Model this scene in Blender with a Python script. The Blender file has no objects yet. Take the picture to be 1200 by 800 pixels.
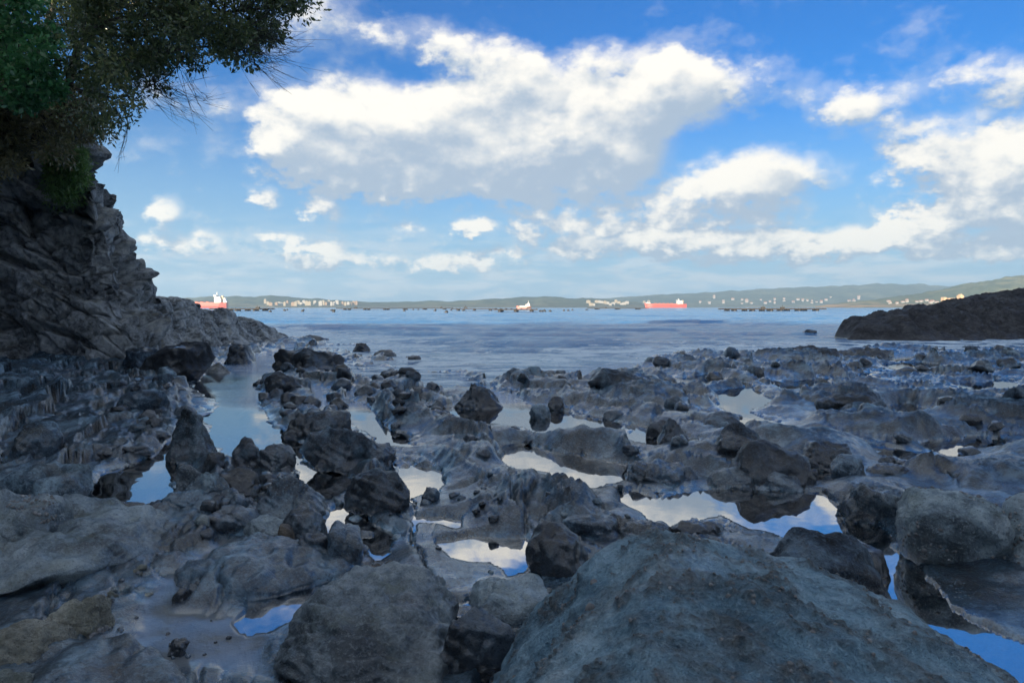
import bpy, bmesh, math, random
import numpy as np
from mathutils import Vector, Matrix

SC = bpy.context.scene
COL = SC.collection
R = math.radians
# ------------------------------------------------------------------ camera
CAM_Z = 1.6
FPX = 800.0                      # focal length in pixels of the 1200 px wide photograph (24 mm lens)
PITCH = math.atan(40 / FPX)
cam = bpy.data.cameras.new('camera')
cam.lens = 24; cam.sensor_width = 36
cam.clip_start = 0.05; cam.clip_end = 40000
cam.dof.use_dof = True; cam.dof.focus_distance = 11.0; cam.dof.aperture_fstop = 8.0
camo = bpy.data.objects.new('camera', cam); COL.objects.link(camo)
camo.location = (0, 0, CAM_Z); camo.rotation_euler = (math.pi / 2 - PITCH, 0, 0)
SC.camera = camo

def ray(px, py):
    a = (px - 600) / FPX; b = (400 - py) / FPX
    return np.array([a, math.cos(PITCH) + b * math.sin(PITCH), b * math.cos(PITCH) - math.sin(PITCH)])
def at_z(px, py, z=0.0):
    d = ray(px, py); t = (z - CAM_Z) / d[2]
    return np.array([d[0] * t, d[1] * t, z])
def at_y(px, py, Y):
    d = ray(px, py); t = Y / d[1]
    return np.array([d[0] * t, Y, CAM_Z + d[2] * t])

# ------------------------------------------------------------------ sun, exposure
SUN_EL = R(8.0)
SUN_AZ = math.atan2(-0.52, -0.85)          # where the sun stands: behind the camera, to the left
sd = Vector((math.sin(SUN_AZ) * math.cos(SUN_EL), math.cos(SUN_AZ) * math.cos(SUN_EL), math.sin(SUN_EL)))
sun = bpy.data.lights.new('sun', 'SUN'); sun.energy = 3.4; sun.angle = R(0.5); sun.color = (1.0, 0.83, 0.62)
suno = bpy.data.objects.new('sun', sun); COL.objects.link(suno)
suno.rotation_euler = sd.to_track_quat('Z', 'Y').to_euler(); suno.location = (0, 0, 60)
SC.view_settings.view_transform = 'Standard'; SC.view_settings.look = 'None'
SC.view_settings.gamma = 1.0; SC.view_settings.use_curve_mapping = False
SC.view_settings.exposure = 2.25
cy = SC.cycles
cy.use_denoising = True; cy.max_bounces = 7; cy.diffuse_bounces = 2; cy.glossy_bounces = 4
cy.transparent_max_bounces = 12; cy.volume_bounces = 0
cy.sample_clamp_indirect = 6.0; cy.caustics_reflective = False; cy.caustics_refractive = False

# ------------------------------------------------------------------ node helpers
class NT:
    def __init__(self, tree): self.t = tree; self.n = tree.nodes; self.l = tree.links
    def link(self, a, sock):
        if isinstance(a, (int, float)):
            sock.default_value = a
        elif isinstance(a, (tuple, list)):
            sock.default_value = (tuple(a) + (1.0,)) if (sock.type == 'RGBA' and len(a) == 3) else a
        else: self.l.new(a, sock)
    def math(self, op, a, b=0.0, c=None, clamp=False):
        n = self.n.new('ShaderNodeMath'); n.operation = op; n.use_clamp = clamp
        self.link(a, n.inputs[0]); self.link(b, n.inputs[1])
        if c is not None: self.link(c, n.inputs[2])
        return n.outputs[0]
    def vec(self, op, a, b=None, c=None):
        n = self.n.new('ShaderNodeVectorMath'); n.operation = op
        self.link(a, n.inputs[0])
        if b is not None: self.link(b, n.inputs[1])
        if c is not None: self.link(c, n.inputs[2])
        return n.outputs['Value'] if op in ('DOT_PRODUCT', 'LENGTH', 'DISTANCE') else n.outputs[0]
    def noise(self, vec, scale, detail=6, rough=0.55, lac=2.0, dist=0.0, dims='3D'):
        n = self.n.new('ShaderNodeTexNoise'); n.noise_dimensions = dims
        self.link(vec, n.inputs['Vector']); n.inputs['Scale'].default_value = scale
        n.inputs['Detail'].default_value = detail; n.inputs['Roughness'].default_value = rough
        n.inputs['Lacunarity'].default_value = lac; n.inputs['Distortion'].default_value = dist
        return n.outputs[0]
    def voronoi(self, vec, scale, feature='F1', rnd=1.0):
        n = self.n.new('ShaderNodeTexVoronoi'); n.feature = feature
        self.link(vec, n.inputs['Vector']); n.inputs['Scale'].default_value = scale; n.inputs['Randomness'].default_value = rnd
        return n.outputs['Distance']
    def ramp(self, fac, stops, interp='LINEAR'):
        n = self.n.new('ShaderNodeValToRGB'); n.color_ramp.interpolation = interp
        el = n.color_ramp.elements
        while len(el) < len(stops): el.new(0.5)
        for e, (p, c) in zip(el, stops):
            e.position = p; e.color = (c, c, c, 1) if isinstance(c, (int, float)) else tuple(c) + (1,)
        self.link(fac, n.inputs[0]); return n.outputs[0]
    def smooth(self, v, a, b, lo=0.0, hi=1.0):
        n = self.n.new('ShaderNodeMapRange'); n.interpolation_type = 'SMOOTHSTEP'; n.clamp = True
        self.link(v, n.inputs[0])
        for i, q in enumerate((a, b, lo, hi)): self.link(q, n.inputs[i + 1])
        return n.outputs[0]
    def mix(self, fac, a, b, mode='MIX'):
        n = self.n.new('ShaderNodeMix'); n.data_type = 'RGBA'; n.blend_type = mode
        self.link(fac, n.inputs[0]); self.link(a, n.inputs[6]); self.link(b, n.inputs[7])
        return n.outputs[2]
    def attr(self, name, out='Fac'):
        n = self.n.new('ShaderNodeAttribute'); n.attribute_name = name; return n.outputs[out]
    def sep(self, v):
        n = self.n.new('ShaderNodeSeparateXYZ'); self.link(v, n.inputs[0]); return n.outputs
    def comb(self, x, y, z):
        n = self.n.new('ShaderNodeCombineXYZ')
        for i, q in enumerate((x, y, z)): self.link(q, n.inputs[i])
        return n.outputs[0]
    def geo(self): return self.n.new('ShaderNodeNewGeometry').outputs
    def bump(self, height, strength, dist, normal=None):
        n = self.n.new('ShaderNodeBump'); self.link(strength, n.inputs['Strength']); n.inputs['Distance'].default_value = dist
        self.link(height, n.inputs['Height'])
        if normal is not None: self.link(normal, n.inputs['Normal'])
        return n.outputs[0]
    def principled(self, color, rough, normal=None, spec=0.5, **kw):
        n = self.n.new('ShaderNodeBsdfPrincipled')
        self.link(color, n.inputs['Base Color']); self.link(rough, n.inputs['Roughness'])
        self.link(spec, n.inputs['Specular IOR Level'])
        if normal is not None: self.link(normal, n.inputs['Normal'])
        for k, v in kw.items(): self.link(v, n.inputs[k.replace('_', ' ')])
        return n.outputs[0]

def new_mat(name):
    m = bpy.data.materials.new(name); m.use_nodes = True; m.node_tree.nodes.clear()
    nt = NT(m.node_tree); out = nt.n.new('ShaderNodeOutputMaterial')
    return m, nt, out

# ------------------------------------------------------------------ world: sky and clouds
W = bpy.data.worlds.new('World'); SC.world = W; W.use_nodes = True
W.cycles.sampling_method = 'MANUAL'; W.cycles.sample_map_resolution = 512
W.node_tree.nodes.clear()
w = NT(W.node_tree)
sky = w.n.new('ShaderNodeTexSky'); sky.sky_type = 'NISHITA'; sky.sun_disc = False
sky.sun_elevation = SUN_EL; sky.sun_rotation = SUN_AZ % (2 * math.pi)
sky.air_density = 1.0; sky.dust_density = 0.4; sky.ozone_density = 2.0; sky.altitude = 0

CLOUD_SHADE, CLOUD_LIT, SKY_TINT, VEIL, STREAK = (1.00, 1.24, 1.56), (2.62, 2.50, 2.28), (0.045, 0.255, 0.48), (0.88, 1.36, 1.90), (1.70, 1.86, 2.02)
# cloud banks: photograph position of the middle, half width, half height, weight
CL = [(565,105,62,50,.62),(470,140,95,40,.62),(375,155,60,34,.62),(530,195,170,34,.8),(440,185,100,38,.6),(700,98,110,30,.42),(800,112,58,34,.62),
 (640,165,110,52,.55),(715,175,60,52,.5),(488,45,42,24,.36),(395,50,60,45,.26),(665,62,130,18,.3),
 (908,102,46,24,.42),(985,130,42,24,.42),(1095,160,62,24,.55),(885,205,85,26,.6),(825,250,95,32,.62),
 (1130,232,85,55,1.0),(1215,228,95,66,1.1),(1170,265,120,24,.7),(1185,98,62,27,.5),(1040,118,60,18,.25),(648,266,66,28,.62),(930,288,260,16,.8),
 (192,245,22,18,.5),(184,285,30,16,.52),(312,232,18,13,.5),(382,250,22,16,.5),(365,280,36,12,.6),(372,300,46,12,.62),
 (240,290,30,18,.4),(552,266,22,9,.6),(270,110,75,32,.26),(560,304,50,13,.45),(470,308,70,10,.35)]
grp = bpy.data.node_groups.new('cloud_density', 'ShaderNodeTree')
grp.interface.new_socket('Direction', in_out='INPUT', socket_type='NodeSocketVector')
grp.interface.new_socket('Density', in_out='OUTPUT', socket_type='NodeSocketFloat')
grp.interface.new_socket('Under', in_out='OUTPUT', socket_type='NodeSocketFloat')
g = NT(grp)
gi = g.n.new('NodeGroupInput'); go = g.n.new('NodeGroupOutput')
dirn = g.vec('NORMALIZE', gi.outputs[0])
sx, sy_, sz = g.sep(dirn)
az = g.math('ARCTAN2', sx, sy_); el = g.math('ARCSINE', sz)
stretch = g.vec('MULTIPLY', dirn, (1, 1, 1.5))
f1 = g.noise(stretch, 8.0, 8, 0.62)
f2 = g.noise(stretch, 30.0, 4, 0.62)
warp = g.math('MULTIPLY_ADD', f1, 0.09, g.math('MULTIPLY_ADD', f2, 0.055, -0.0725))
warpv = g.math('MULTIPLY_ADD', f2, 0.045, g.math('MULTIPLY_ADD', f1, -0.03, -0.0075))
ae = g.comb(g.math('ADD', az, warp), g.math('ADD', warpv, el), 0.0)
tot = 0.0; under = 0.0
q_y = lambda q: g.vec('DOT_PRODUCT', q, (0.0, 1.0, 0.0))
for (px, py, rx, ry, amp) in CL:
    d = ray(px, py); d = d / np.linalg.norm(d)
    a0 = math.atan2(d[0], d[1]); e0 = math.asin(d[2])
    c = math.cos(a0)
    ix = FPX / (rx * 1.45) / (c * c); iy = FPX / (ry * 1.45) / c
    q = g.vec('MULTIPLY_ADD', ae, (ix, iy, 0), (-a0 * ix, -e0 * iy, 0))
    f = g.math('SUBTRACT', 1.0, g.vec('DOT_PRODUCT', q, q), clamp=True)
    fa = g.math('MULTIPLY', f, amp); tot = g.math('ADD', fa, tot)
    under = g.math('MULTIPLY_ADD', g.math('MULTIPLY', q_y(q), 1.0), fa, under)
under = g.math('DIVIDE', under, g.math('MAXIMUM', tot, 0.05))
tot = g.math('MINIMUM', tot, 0.84)
# cumulus around the unseen rest of the sky, cover thickened to brighten the land
front = g.smooth(g.math('ABSOLUTE', az), 0.72, 0.95)
outside = g.math('MAXIMUM', front, g.smooth(el, 0.46, 0.62))
gen = g.math('MULTIPLY', g.smooth(g.noise(dirn, 3.2, 2, 0.5), 0.385, 0.55), outside)
tot = g.math('MULTIPLY_ADD', gen, 0.7, tot)
low = g.smooth(el, 0.10, 0.24, 1.5, 0.45)
dens = g.math('ADD', tot, g.math('MULTIPLY_ADD', f1, 1.35, -0.68))
dens = g.math('MULTIPLY_ADD', g.math('SUBTRACT', f2, 0.5), low, dens)
g.link(dens, go.inputs[0]); g.link(under, go.inputs[1])

tc = w.n.new('ShaderNodeTexCoord').outputs['Generated']
def dens_at(off):
    n = w.n.new('ShaderNodeGroup'); n.node_tree = grp
    w.link(tc if off is None else w.vec('ADD', tc, off), n.inputs[0]); return n.outputs
D0, U0 = dens_at(None)
D1 = dens_at((-0.012, 0.0, 0.030))[0]
alpha = w.smooth(D0, 0.15, 0.56)
thin = w.smooth(D0, 0.02, 0.4, 0.0, 0.34)
alpha = w.math('MAXIMUM', alpha, thin)
lit = w.math('SUBTRACT', D0, D1)
lit = w.math('MULTIPLY_ADD', w.smooth(D0, 0.1, 0.5), -0.12, lit)
lit = w.math('MULTIPLY_ADD', U0, 0.27, lit)
lit = w.smooth(lit, -0.36, 0.40)
ccol = w.mix(lit, CLOUD_SHADE, CLOUD_LIT)
# saturate the clear sky a little
hs = w.n.new('ShaderNodeHueSaturation'); hs.inputs['Saturation'].default_value = 1.3; hs.inputs['Value'].default_value = 1.0
w.link(sky.outputs[0], hs.inputs['Color'])
clear = w.mix(1.0, hs.outputs[0], SKY_TINT, 'MULTIPLY')
# pale haze low over the horizon, with thin streaks
dx, dy, dz = w.sep(tc)
veil = w.smooth(dz, 0.0, 0.32, 0.92, 0.0)
clear = w.mix(veil, clear, VEIL)
st = w.noise(w.vec('MULTIPLY', tc, (1, 1, 5.0)), 11.0, 5, 0.6)
streak = w.math('MULTIPLY', w.smooth(st, 0.43, 0.62), w.smooth(dz, 0.02, 0.15, 0.9, 0.0))
clear = w.mix(streak, clear, STREAK)
final = w.mix(alpha, clear, ccol)
bg = w.n.new('ShaderNodeBackground'); bg.inputs['Strength'].default_value = 0.09
w.link(final, bg.inputs['Color'])
wo = w.n.new('ShaderNodeOutputWorld'); w.l.new(bg.outputs[0], wo.inputs['Surface'])

# ------------------------------------------------------------------ noise in numpy
_perm = np.random.RandomState(7).permutation(4096).astype(np.int64)
def _h(ix, iy, iz, seed):
    return _perm[(_perm[(_perm[(ix + seed * 131) & 4095] + iy) & 4095] + iz) & 4095]
_ga = np.random.RandomState(3).normal(size=(4096, 3)); _ga /= np.linalg.norm(_ga, axis=1)[:, None]
_ang = np.random.RandomState(4).rand(4096) * 2 * np.pi
_g2x, _g2y = np.cos(_ang), np.sin(_ang)
def p2(x, y, seed=0):
    xi = np.floor(x).astype(np.int64); yi = np.floor(y).astype(np.int64); xf = x - xi; yf = y - yi
    u = xf * xf * xf * (xf * (xf * 6 - 15) + 10); v = yf * yf * yf * (yf * (yf * 6 - 15) + 10)
    def gr(a, b):
        hh = _h(xi + a, yi + b, 0, seed); return _g2x[hh] * (xf - a) + _g2y[hh] * (yf - b)
    n00, n10, n01, n11 = gr(0, 0), gr(1, 0), gr(0, 1), gr(1, 1)
    a = n00 + u * (n10 - n00); b = n01 + u * (n11 - n01)
    return (a + v * (b - a)) * 1.5
def p3(x, y, z, seed=0):
    xi = np.floor(x).astype(np.int64); yi = np.floor(y).astype(np.int64); zi = np.floor(z).astype(np.int64)
    xf = x - xi; yf = y - yi; zf = z - zi
    f = lambda t: t * t * t * (t * (t * 6 - 15) + 10)
    u, v, ww = f(xf), f(yf), f(zf)
    def gr(a, b, c):
        q = _ga[_h(xi + a, yi + b, zi + c, seed)]
        return q[..., 0] * (xf - a) + q[..., 1] * (yf - b) + q[..., 2] * (zf - c)
    def lerp(a, b, t): return a + t * (b - a)
    return 1.4 * lerp(lerp(lerp(gr(0,0,0), gr(1,0,0), u), lerp(gr(0,1,0), gr(1,1,0), u), v),
                lerp(lerp(gr(0,0,1), gr(1,0,1), u), lerp(gr(0,1,1), gr(1,1,1), u), v), ww)
def fbm2(x, y, o=4, g=0.5, seed=0):
    r = 0; a = 1; s = 1
    for i in range(o): r = r + a * p2(x * s + i * 17.3, y * s - i * 9.1, seed + i); a *= g; s *= 2.03
    return r
def fbm3(x, y, z, o=4, g=0.5, seed=0):
    r = 0; a = 1; s = 1
    for i in range(o): r = r + a * p3(x * s + i * 7.7, y * s, z * s - i * 3.1, seed + i); a *= g; s *= 2.03
    return r
def ridge2(x, y, o=4, g=0.5, seed=0):
    r = 0; a = 1; s = 1
    for i in range(o): r = r + a * (1 - 2 * np.abs(p2(x * s + i * 5.3, y * s + i * 2.1, seed + i))); a *= g; s *= 2.07
    return r
def worley2(x, y, seed=0):
    xi = np.floor(x).astype(np.int64); yi = np.floor(y).astype(np.int64)
    f1 = np.full(x.shape, 9.0); f2 = np.full(x.shape, 9.0); idv = np.zeros(x.shape)
    for a in (-1, 0, 1):
        for b in (-1, 0, 1):
            hh = _h(xi + a, yi + b, 5, seed); h2 = _h(xi + a, yi + b, 11, seed)
            d = np.hypot(xi + a + 0.1 + 0.8 * hh / 4096 - x, yi + b + 0.1 + 0.8 * h2 / 4096 - y)
            nearer = d < f1
            f2 = np.where(nearer, f1, np.minimum(f2, d)); idv = np.where(nearer, hh / 4096, idv); f1 = np.where(nearer, d, f1)
    return f1, f2, idv
def worley3(x, y, z, seed=0):
    xi = np.floor(x).astype(np.int64); yi = np.floor(y).astype(np.int64); zi = np.floor(z).astype(np.int64)
    f1 = np.full(x.shape, 9.0); f2 = np.full(x.shape, 9.0); idv = np.zeros(x.shape)
    for a in (-1, 0, 1):
        for b in (-1, 0, 1):
            for c in (-1, 0, 1):
                h1 = _h(xi + a, yi + b, zi + c, seed); h2 = _h(xi + a, yi + b, zi + c, seed + 3); h3 = _h(xi + a, yi + b, zi + c, seed + 6)
                d = np.sqrt((xi + a + h1 / 4096 - x) ** 2 + (yi + b + h2 / 4096 - y) ** 2 + (zi + c + h3 / 4096 - z) ** 2)
                nearer = d < f1
                f2 = np.where(nearer, f1, np.minimum(f2, d)); idv = np.where(nearer, h1 / 4096, idv); f1 = np.where(nearer, d, f1)
    return f1, f2, idv
def sstep(x, a, b):
    t = np.clip((x - a) / (b - a), 0, 1); return t * t * (3 - 2 * t)
def poly_sd(x, y, poly):
    """signed distance to a polygon, negative inside"""
    P = np.asarray(poly, float); n = len(P)
    d = np.full(x.shape, 1e9); ins = np.zeros(x.shape, bool)
    for i in range(n):
        ax, ay = P[i]; bx, by = P[(i + 1) % n]
        ex, ey = bx - ax, by - ay; wx, wy = x - ax, y - ay
        t = np.clip((wx * ex + wy * ey) / (ex * ex + ey * ey + 1e-12), 0, 1)
        d = np.minimum(d, (wx - ex * t) ** 2 + (wy - ey * t) ** 2)
        c = ((ay > y) != (by > y)) & (x < (bx - ax) * (y - ay) / (by - ay + 1e-12) + ax)
        ins ^= c
    d = np.sqrt(d); return np.where(ins, -d, d)

# ------------------------------------------------------------------ mesh helpers
def mesh_obj(name, V, F, mat, parent=None, smooth=True, attrs=None):
    V = np.ascontiguousarray(V, dtype=np.float32); F = np.ascontiguousarray(F, dtype=np.int32)
    me = bpy.data.meshes.new(name)
    me.vertices.add(len(V)); me.vertices.foreach_set('co', V.ravel())
    k = F.shape[1]
    me.loops.add(F.size); me.loops.foreach_set('vertex_index', F.ravel())
    me.polygons.add(len(F)); me.polygons.foreach_set('loop_start', np.arange(0, F.size, k, dtype=np.int32))
    if smooth: me.polygons.foreach_set('use_smooth', np.ones(len(F), bool))
    me.update(calc_edges=True)
    if attrs:
        for an, av in attrs.items():
            at = me.attributes.new(an, 'FLOAT', 'POINT'); at.data.foreach_set('value', np.asarray(av, np.float32).ravel())
    if mat: me.materials.append(mat)
    o = bpy.data.objects.new(name, me); COL.objects.link(o)
    if parent: o.parent = parent
    return o
def grid_faces(nr, nc):
    i = np.arange(nr - 1)[:, None] * nc + np.arange(nc - 1)[None, :]
    return np.stack([i, i + 1, i + nc + 1, i + nc], -1).reshape(-1, 4)
def tag(o, label, cat, group=None):
    o['label'] = label; o['category'] = cat
    if group: o['group'] = group
    return o
def empty(name, loc=(0, 0, 0), rz=0):
    o = bpy.data.objects.new(name, None); COL.objects.link(o); o.location = loc; o.rotation_euler = (0, 0, rz); o.empty_display_size = 0.2
    return o
class MB:
    """collects boxes, prisms and tubes into one mesh"""
    def __init__(self): self.v = []; self.f = []
    def add(self, vs, fs):
        b = len(self.v); self.v += [tuple(q) for q in vs]; self.f += [tuple(i + b for i in q) for q in fs]
    def box(self, x0, x1, y0, y1, z0, z1, tx=0.0, ty=0.0):
        self.add([(x0,y0,z0),(x1,y0,z0),(x1,y1,z0),(x0,y1,z0),(x0+tx,y0+ty,z1),(x1-tx,y0+ty,z1),(x1-tx,y1-ty,z1),(x0+tx,y1-ty,z1)],
                 [(0,3,2,1),(4,5,6,7),(0,1,5,4),(1,2,6,5),(2,3,7,6),(3,0,4,7)])
    def tube(self, pts, rads, n=5):
        pts = [Vector(p) for p in pts]; rings = []
        for i, p in enumerate(pts):
            t = (pts[min(i + 1, len(pts) - 1)] - pts[max(i - 1, 0)]).normalized()
            a = t.orthogonal().normalized(); b = t.cross(a)
            rings.append([p + (a * math.cos(2 * math.pi * k / n) + b * math.sin(2 * math.pi * k / n)) * rads[i] for k in range(n)])
        vs = [q for r in rings for q in r]
        fs = [(i * n + k, i * n + (k + 1) % n, (i + 1) * n + (k + 1) % n, (i + 1) * n + k) for i in range(len(pts) - 1) for k in range(n)]
        fs += [tuple(range(n))[::-1], tuple((len(pts) - 1) * n + k for k in range(n))]
        self.add(vs, fs)
    def build(self, name, mat, parent=None, smooth=False):
        me = bpy.data.meshes.new(name); me.from_pydata(self.v, [], self.f); me.update()
        if smooth: me.polygons.foreach_set('use_smooth', [True] * len(me.polygons))
        me.materials.append(mat); o = bpy.data.objects.new(name, me); COL.objects.link(o)
        if parent: o.parent = parent
        return o

# ------------------------------------------------------------------ rock materials
SA = np.array([0.916, 0.40]); SB = np.array([-0.40, 0.916])     # across and along the strike of the beds
def rock_mat(name, dark, mid, light, wet=0.5, barn=0.0, algae=0.0, bump=1.0, strata=1.0, sand=False, tint=(0.10, 0.115, 0.075), rough_hi=0.75, vary=1):
    m, n, out = new_mat(name)
    gg = n.geo(); P = gg['Position']; N = gg['Normal']
    x, y, z = n.sep(P)
    a = n.math('MULTIPLY_ADD', x, float(SA[0]), n.math('MULTIPLY', y, float(SA[1])))
    b = n.math('MULTIPLY_ADD', x, float(SB[0]), n.math('MULTIPLY', y, float(SB[1])))
    # beds dip to one side, so their traces show on faces as well as on tops
    sv = n.comb(n.math('MULTIPLY_ADD', z, 1.3, a), n.math('MULTIPLY', b, 0.14), n.math('MULTIPLY', z, 0.5))
    big = n.noise(P, 1.7, 4, 0.6); med = n.noise(P, 7.0, 8, 0.66); fine = n.noise(P, 60.0, 4, 0.7)
    bed = n.noise(sv, 9.0, 6, 0.65, dist=0.35)
    col = n.ramp(n.math('ADD', n.math('MULTIPLY', big, 0.55), n.math('MULTIPLY', med, 0.45)), [(0.41, dark), (0.5, mid), (0.60, light)])
    col = n.mix(n.math('MULTIPLY', n.smooth(bed, 0.52, 0.66), 0.40 * strata), col, n.mix(0.5, dark, (0.012, 0.013, 0.015)))
    col = n.mix(n.math('MULTIPLY', n.smooth(fine, 0.52, 0.66), 0.45), col, light)
    col = n.mix(n.math('MULTIPLY', n.smooth(fine, 0.47, 0.34), 0.55), col, dark)
    oi = n.n.new('ShaderNodeObjectInfo')
    if vary: col = n.mix(1.0, col, n.ramp(oi.outputs['Random'], [(0, (0.66, 0.72, 0.78)), (0.35, (1.10, 1.03, 0.95)), (0.65, (0.82, 0.95, 1.03)), (1, (1.25, 1.25, 1.2))]), 'MULTIPLY')
    nz = n.sep(N)[2]
    if algae > 0:
        al = n.math('MULTIPLY', n.smooth(n.noise(P, 3.1, 6, 0.65), 0.48, 0.66), n.smooth(nz, 0.1, 0.8, 0.25, 1.0))
        col = n.mix(n.math('MULTIPLY', al, algae), col, tint)
    if name == 'foreground_rock':
        col = n.mix(n.math('MULTIPLY', n.attr('crust'), 0.85), col, n.ramp(fine, [(0.35, (0.050, 0.048, 0.044)), (0.6, (0.15, 0.14, 0.125)), (0.75, (0.32, 0.31, 0.29))]))
    hgt = n.math('ADD', n.math('MULTIPLY', med, 0.6), n.math('MULTIPLY', bed, 0.5 * strata))
    wetn = n.noise(P, 2.3, 5, 0.55)
    wetz = n.smooth(n.math('MULTIPLY_ADD', wetn, 0.5, z), 0.26, 0.70, 1.0, 0.0)      # the tide leaves low rock wet
    wetf = n.math('MULTIPLY', n.math('MAXIMUM', n.math('MULTIPLY', wetz, 0.9), n.smooth(wetn, 0.5, 0.7)), wet)
    rough = n.math('SUBTRACT', n.math('MULTIPLY_ADD', med, 0.3, rough_hi - 0.2), n.math('MULTIPLY', wetf, 0.42))
    rough = n.math('MAXIMUM', rough, 0.12)
    col = n.mix(n.math('MULTIPLY', wetf, 0.35), col, dark)
    film = n.smooth(n.math('MULTIPLY_ADD', wetn, 0.07, z), 0.045, 0.085, 1.0, 0.0)
    rough = n.math('MULTIPLY', rough, n.math('MULTIPLY_ADD', film, -0.72, 1.0))
    dry = n.math('MULTIPLY_ADD', film, -0.85, 1.0)
    barnh = None
    if barn > 0:
        vd = n.voronoi(P, 38.0); bm = n.math('MULTIPLY', n.smooth(vd, 0.30, 0.16), n.smooth(n.noise(P, 2.6, 4, 0.6), 0.57, 0.66))
        col = n.mix(n.math('MULTIPLY', bm, barn), col, (0.36, 0.35, 0.31)); barnh = bm
    if sand:
        sm = n.attr('sand')
        scol = n.ramp(n.noise(P, 6.0, 6, 0.6), [(0.3, (0.11, 0.122, 0.130)), (0.7, (0.18, 0.192, 0.198))])
        scol = n.mix(n.smooth(fine, 0.6, 0.72), scol, (0.05, 0.05, 0.05))
        col = n.mix(sm, col, scol)
        rough = n.math('MULTIPLY_ADD', sm, n.math('SUBTRACT', 0.42, rough), rough)
    nb = n.bump(hgt, n.math('MULTIPLY', dry, 1.0), 0.13 * bump)
    nbc = n.bump(hgt, n.math('MULTIPLY', dry, 0.6), 0.035 * bump)
    nb = n.bump(fine, n.math('MULTIPLY', dry, 1.0), 0.028 * bump, nb)
    if barnh is not None: nb = n.bump(barnh, 0.8, 0.01, nb)
    bs = n.principled(col, rough, nb, 0.35, Coat_Weight=n.math('MULTIPLY', wetf, 1.0), Coat_Roughness=0.10, Coat_Normal=nbc, Coat_IOR=1.75)
    n.l.new(bs, out.inputs['Surface']); return m

M = {}
M['platform'] = rock_mat('platform_rock', (0.006, 0.011, 0.017), (0.030, 0.078, 0.128), (0.25, 0.40, 0.52), wet=1.0, barn=0.4, algae=0.2, sand=True, bump=1.0, strata=0.9, tint=(0.07, 0.095, 0.075), vary=0)
M['boulder'] = rock_mat('boulder_rock', (0.008, 0.014, 0.021), (0.060, 0.110, 0.162), (0.33, 0.45, 0.54), wet=0.95, barn=0.5, algae=0.25, bump=1.0, strata=0.7, tint=(0.09, 0.115, 0.085))
M['grey'] = rock_mat('grey_rock', (0.055, 0.076, 0.094), (0.26, 0.32, 0.355), (0.53, 0.595, 0.62), wet=0.6, barn=0.5, algae=0.45, bump=1.0, strata=0.8, tint=(0.20, 0.225, 0.15))
M['black'] = rock_mat('black_rock', (0.003, 0.005, 0.008), (0.014, 0.021, 0.030), (0.10, 0.13, 0.165), wet=1.0, barn=0.2, bump=1.0, strata=0.5)
M['dark'] = rock_mat('dark_rock', (0.005, 0.008, 0.013), (0.026, 0.046, 0.072), (0.18, 0.26, 0.33), wet=1.0, barn=0.4, bump=1.0, strata=0.7)
M['fore'] = rock_mat('foreground_rock', (0.10, 0.185, 0.24), (0.27, 0.405, 0.48), (0.50, 0.63, 0.69), wet=0.6, barn=0.0, algae=0.5, bump=1.2, strata=0.1, tint=(0.22, 0.23, 0.21))
M['crust'] = rock_mat('crusted_rock', (0.12, 0.118, 0.10), (0.33, 0.325, 0.27), (0.58, 0.57, 0.49), wet=0.15, barn=0.8, algae=0.4, bump=1.8, strata=0.0)
M['brown'] = rock_mat('brown_rock', (0.07, 0.05, 0.032), (0.17, 0.115, 0.07), (0.30, 0.22, 0.14), wet=0.4, bump=1.2, strata=0.6)
M['cliff'] = rock_mat('cliff_rock', (0.075, 0.083, 0.088), (0.33, 0.35, 0.36), (0.60, 0.615, 0.61), wet=0.2, barn=0.0, algae=0.35, bump=0.9, strata=0.25, tint=(0.26, 0.235, 0.14), rough_hi=0.85)
M['headland'] = rock_mat('headland_rock', (0.03, 0.029, 0.032), (0.07, 0.067, 0.070), (0.14, 0.134, 0.134), wet=0.2, bump=2.0, strata=0.8, rough_hi=0.85)

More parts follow.
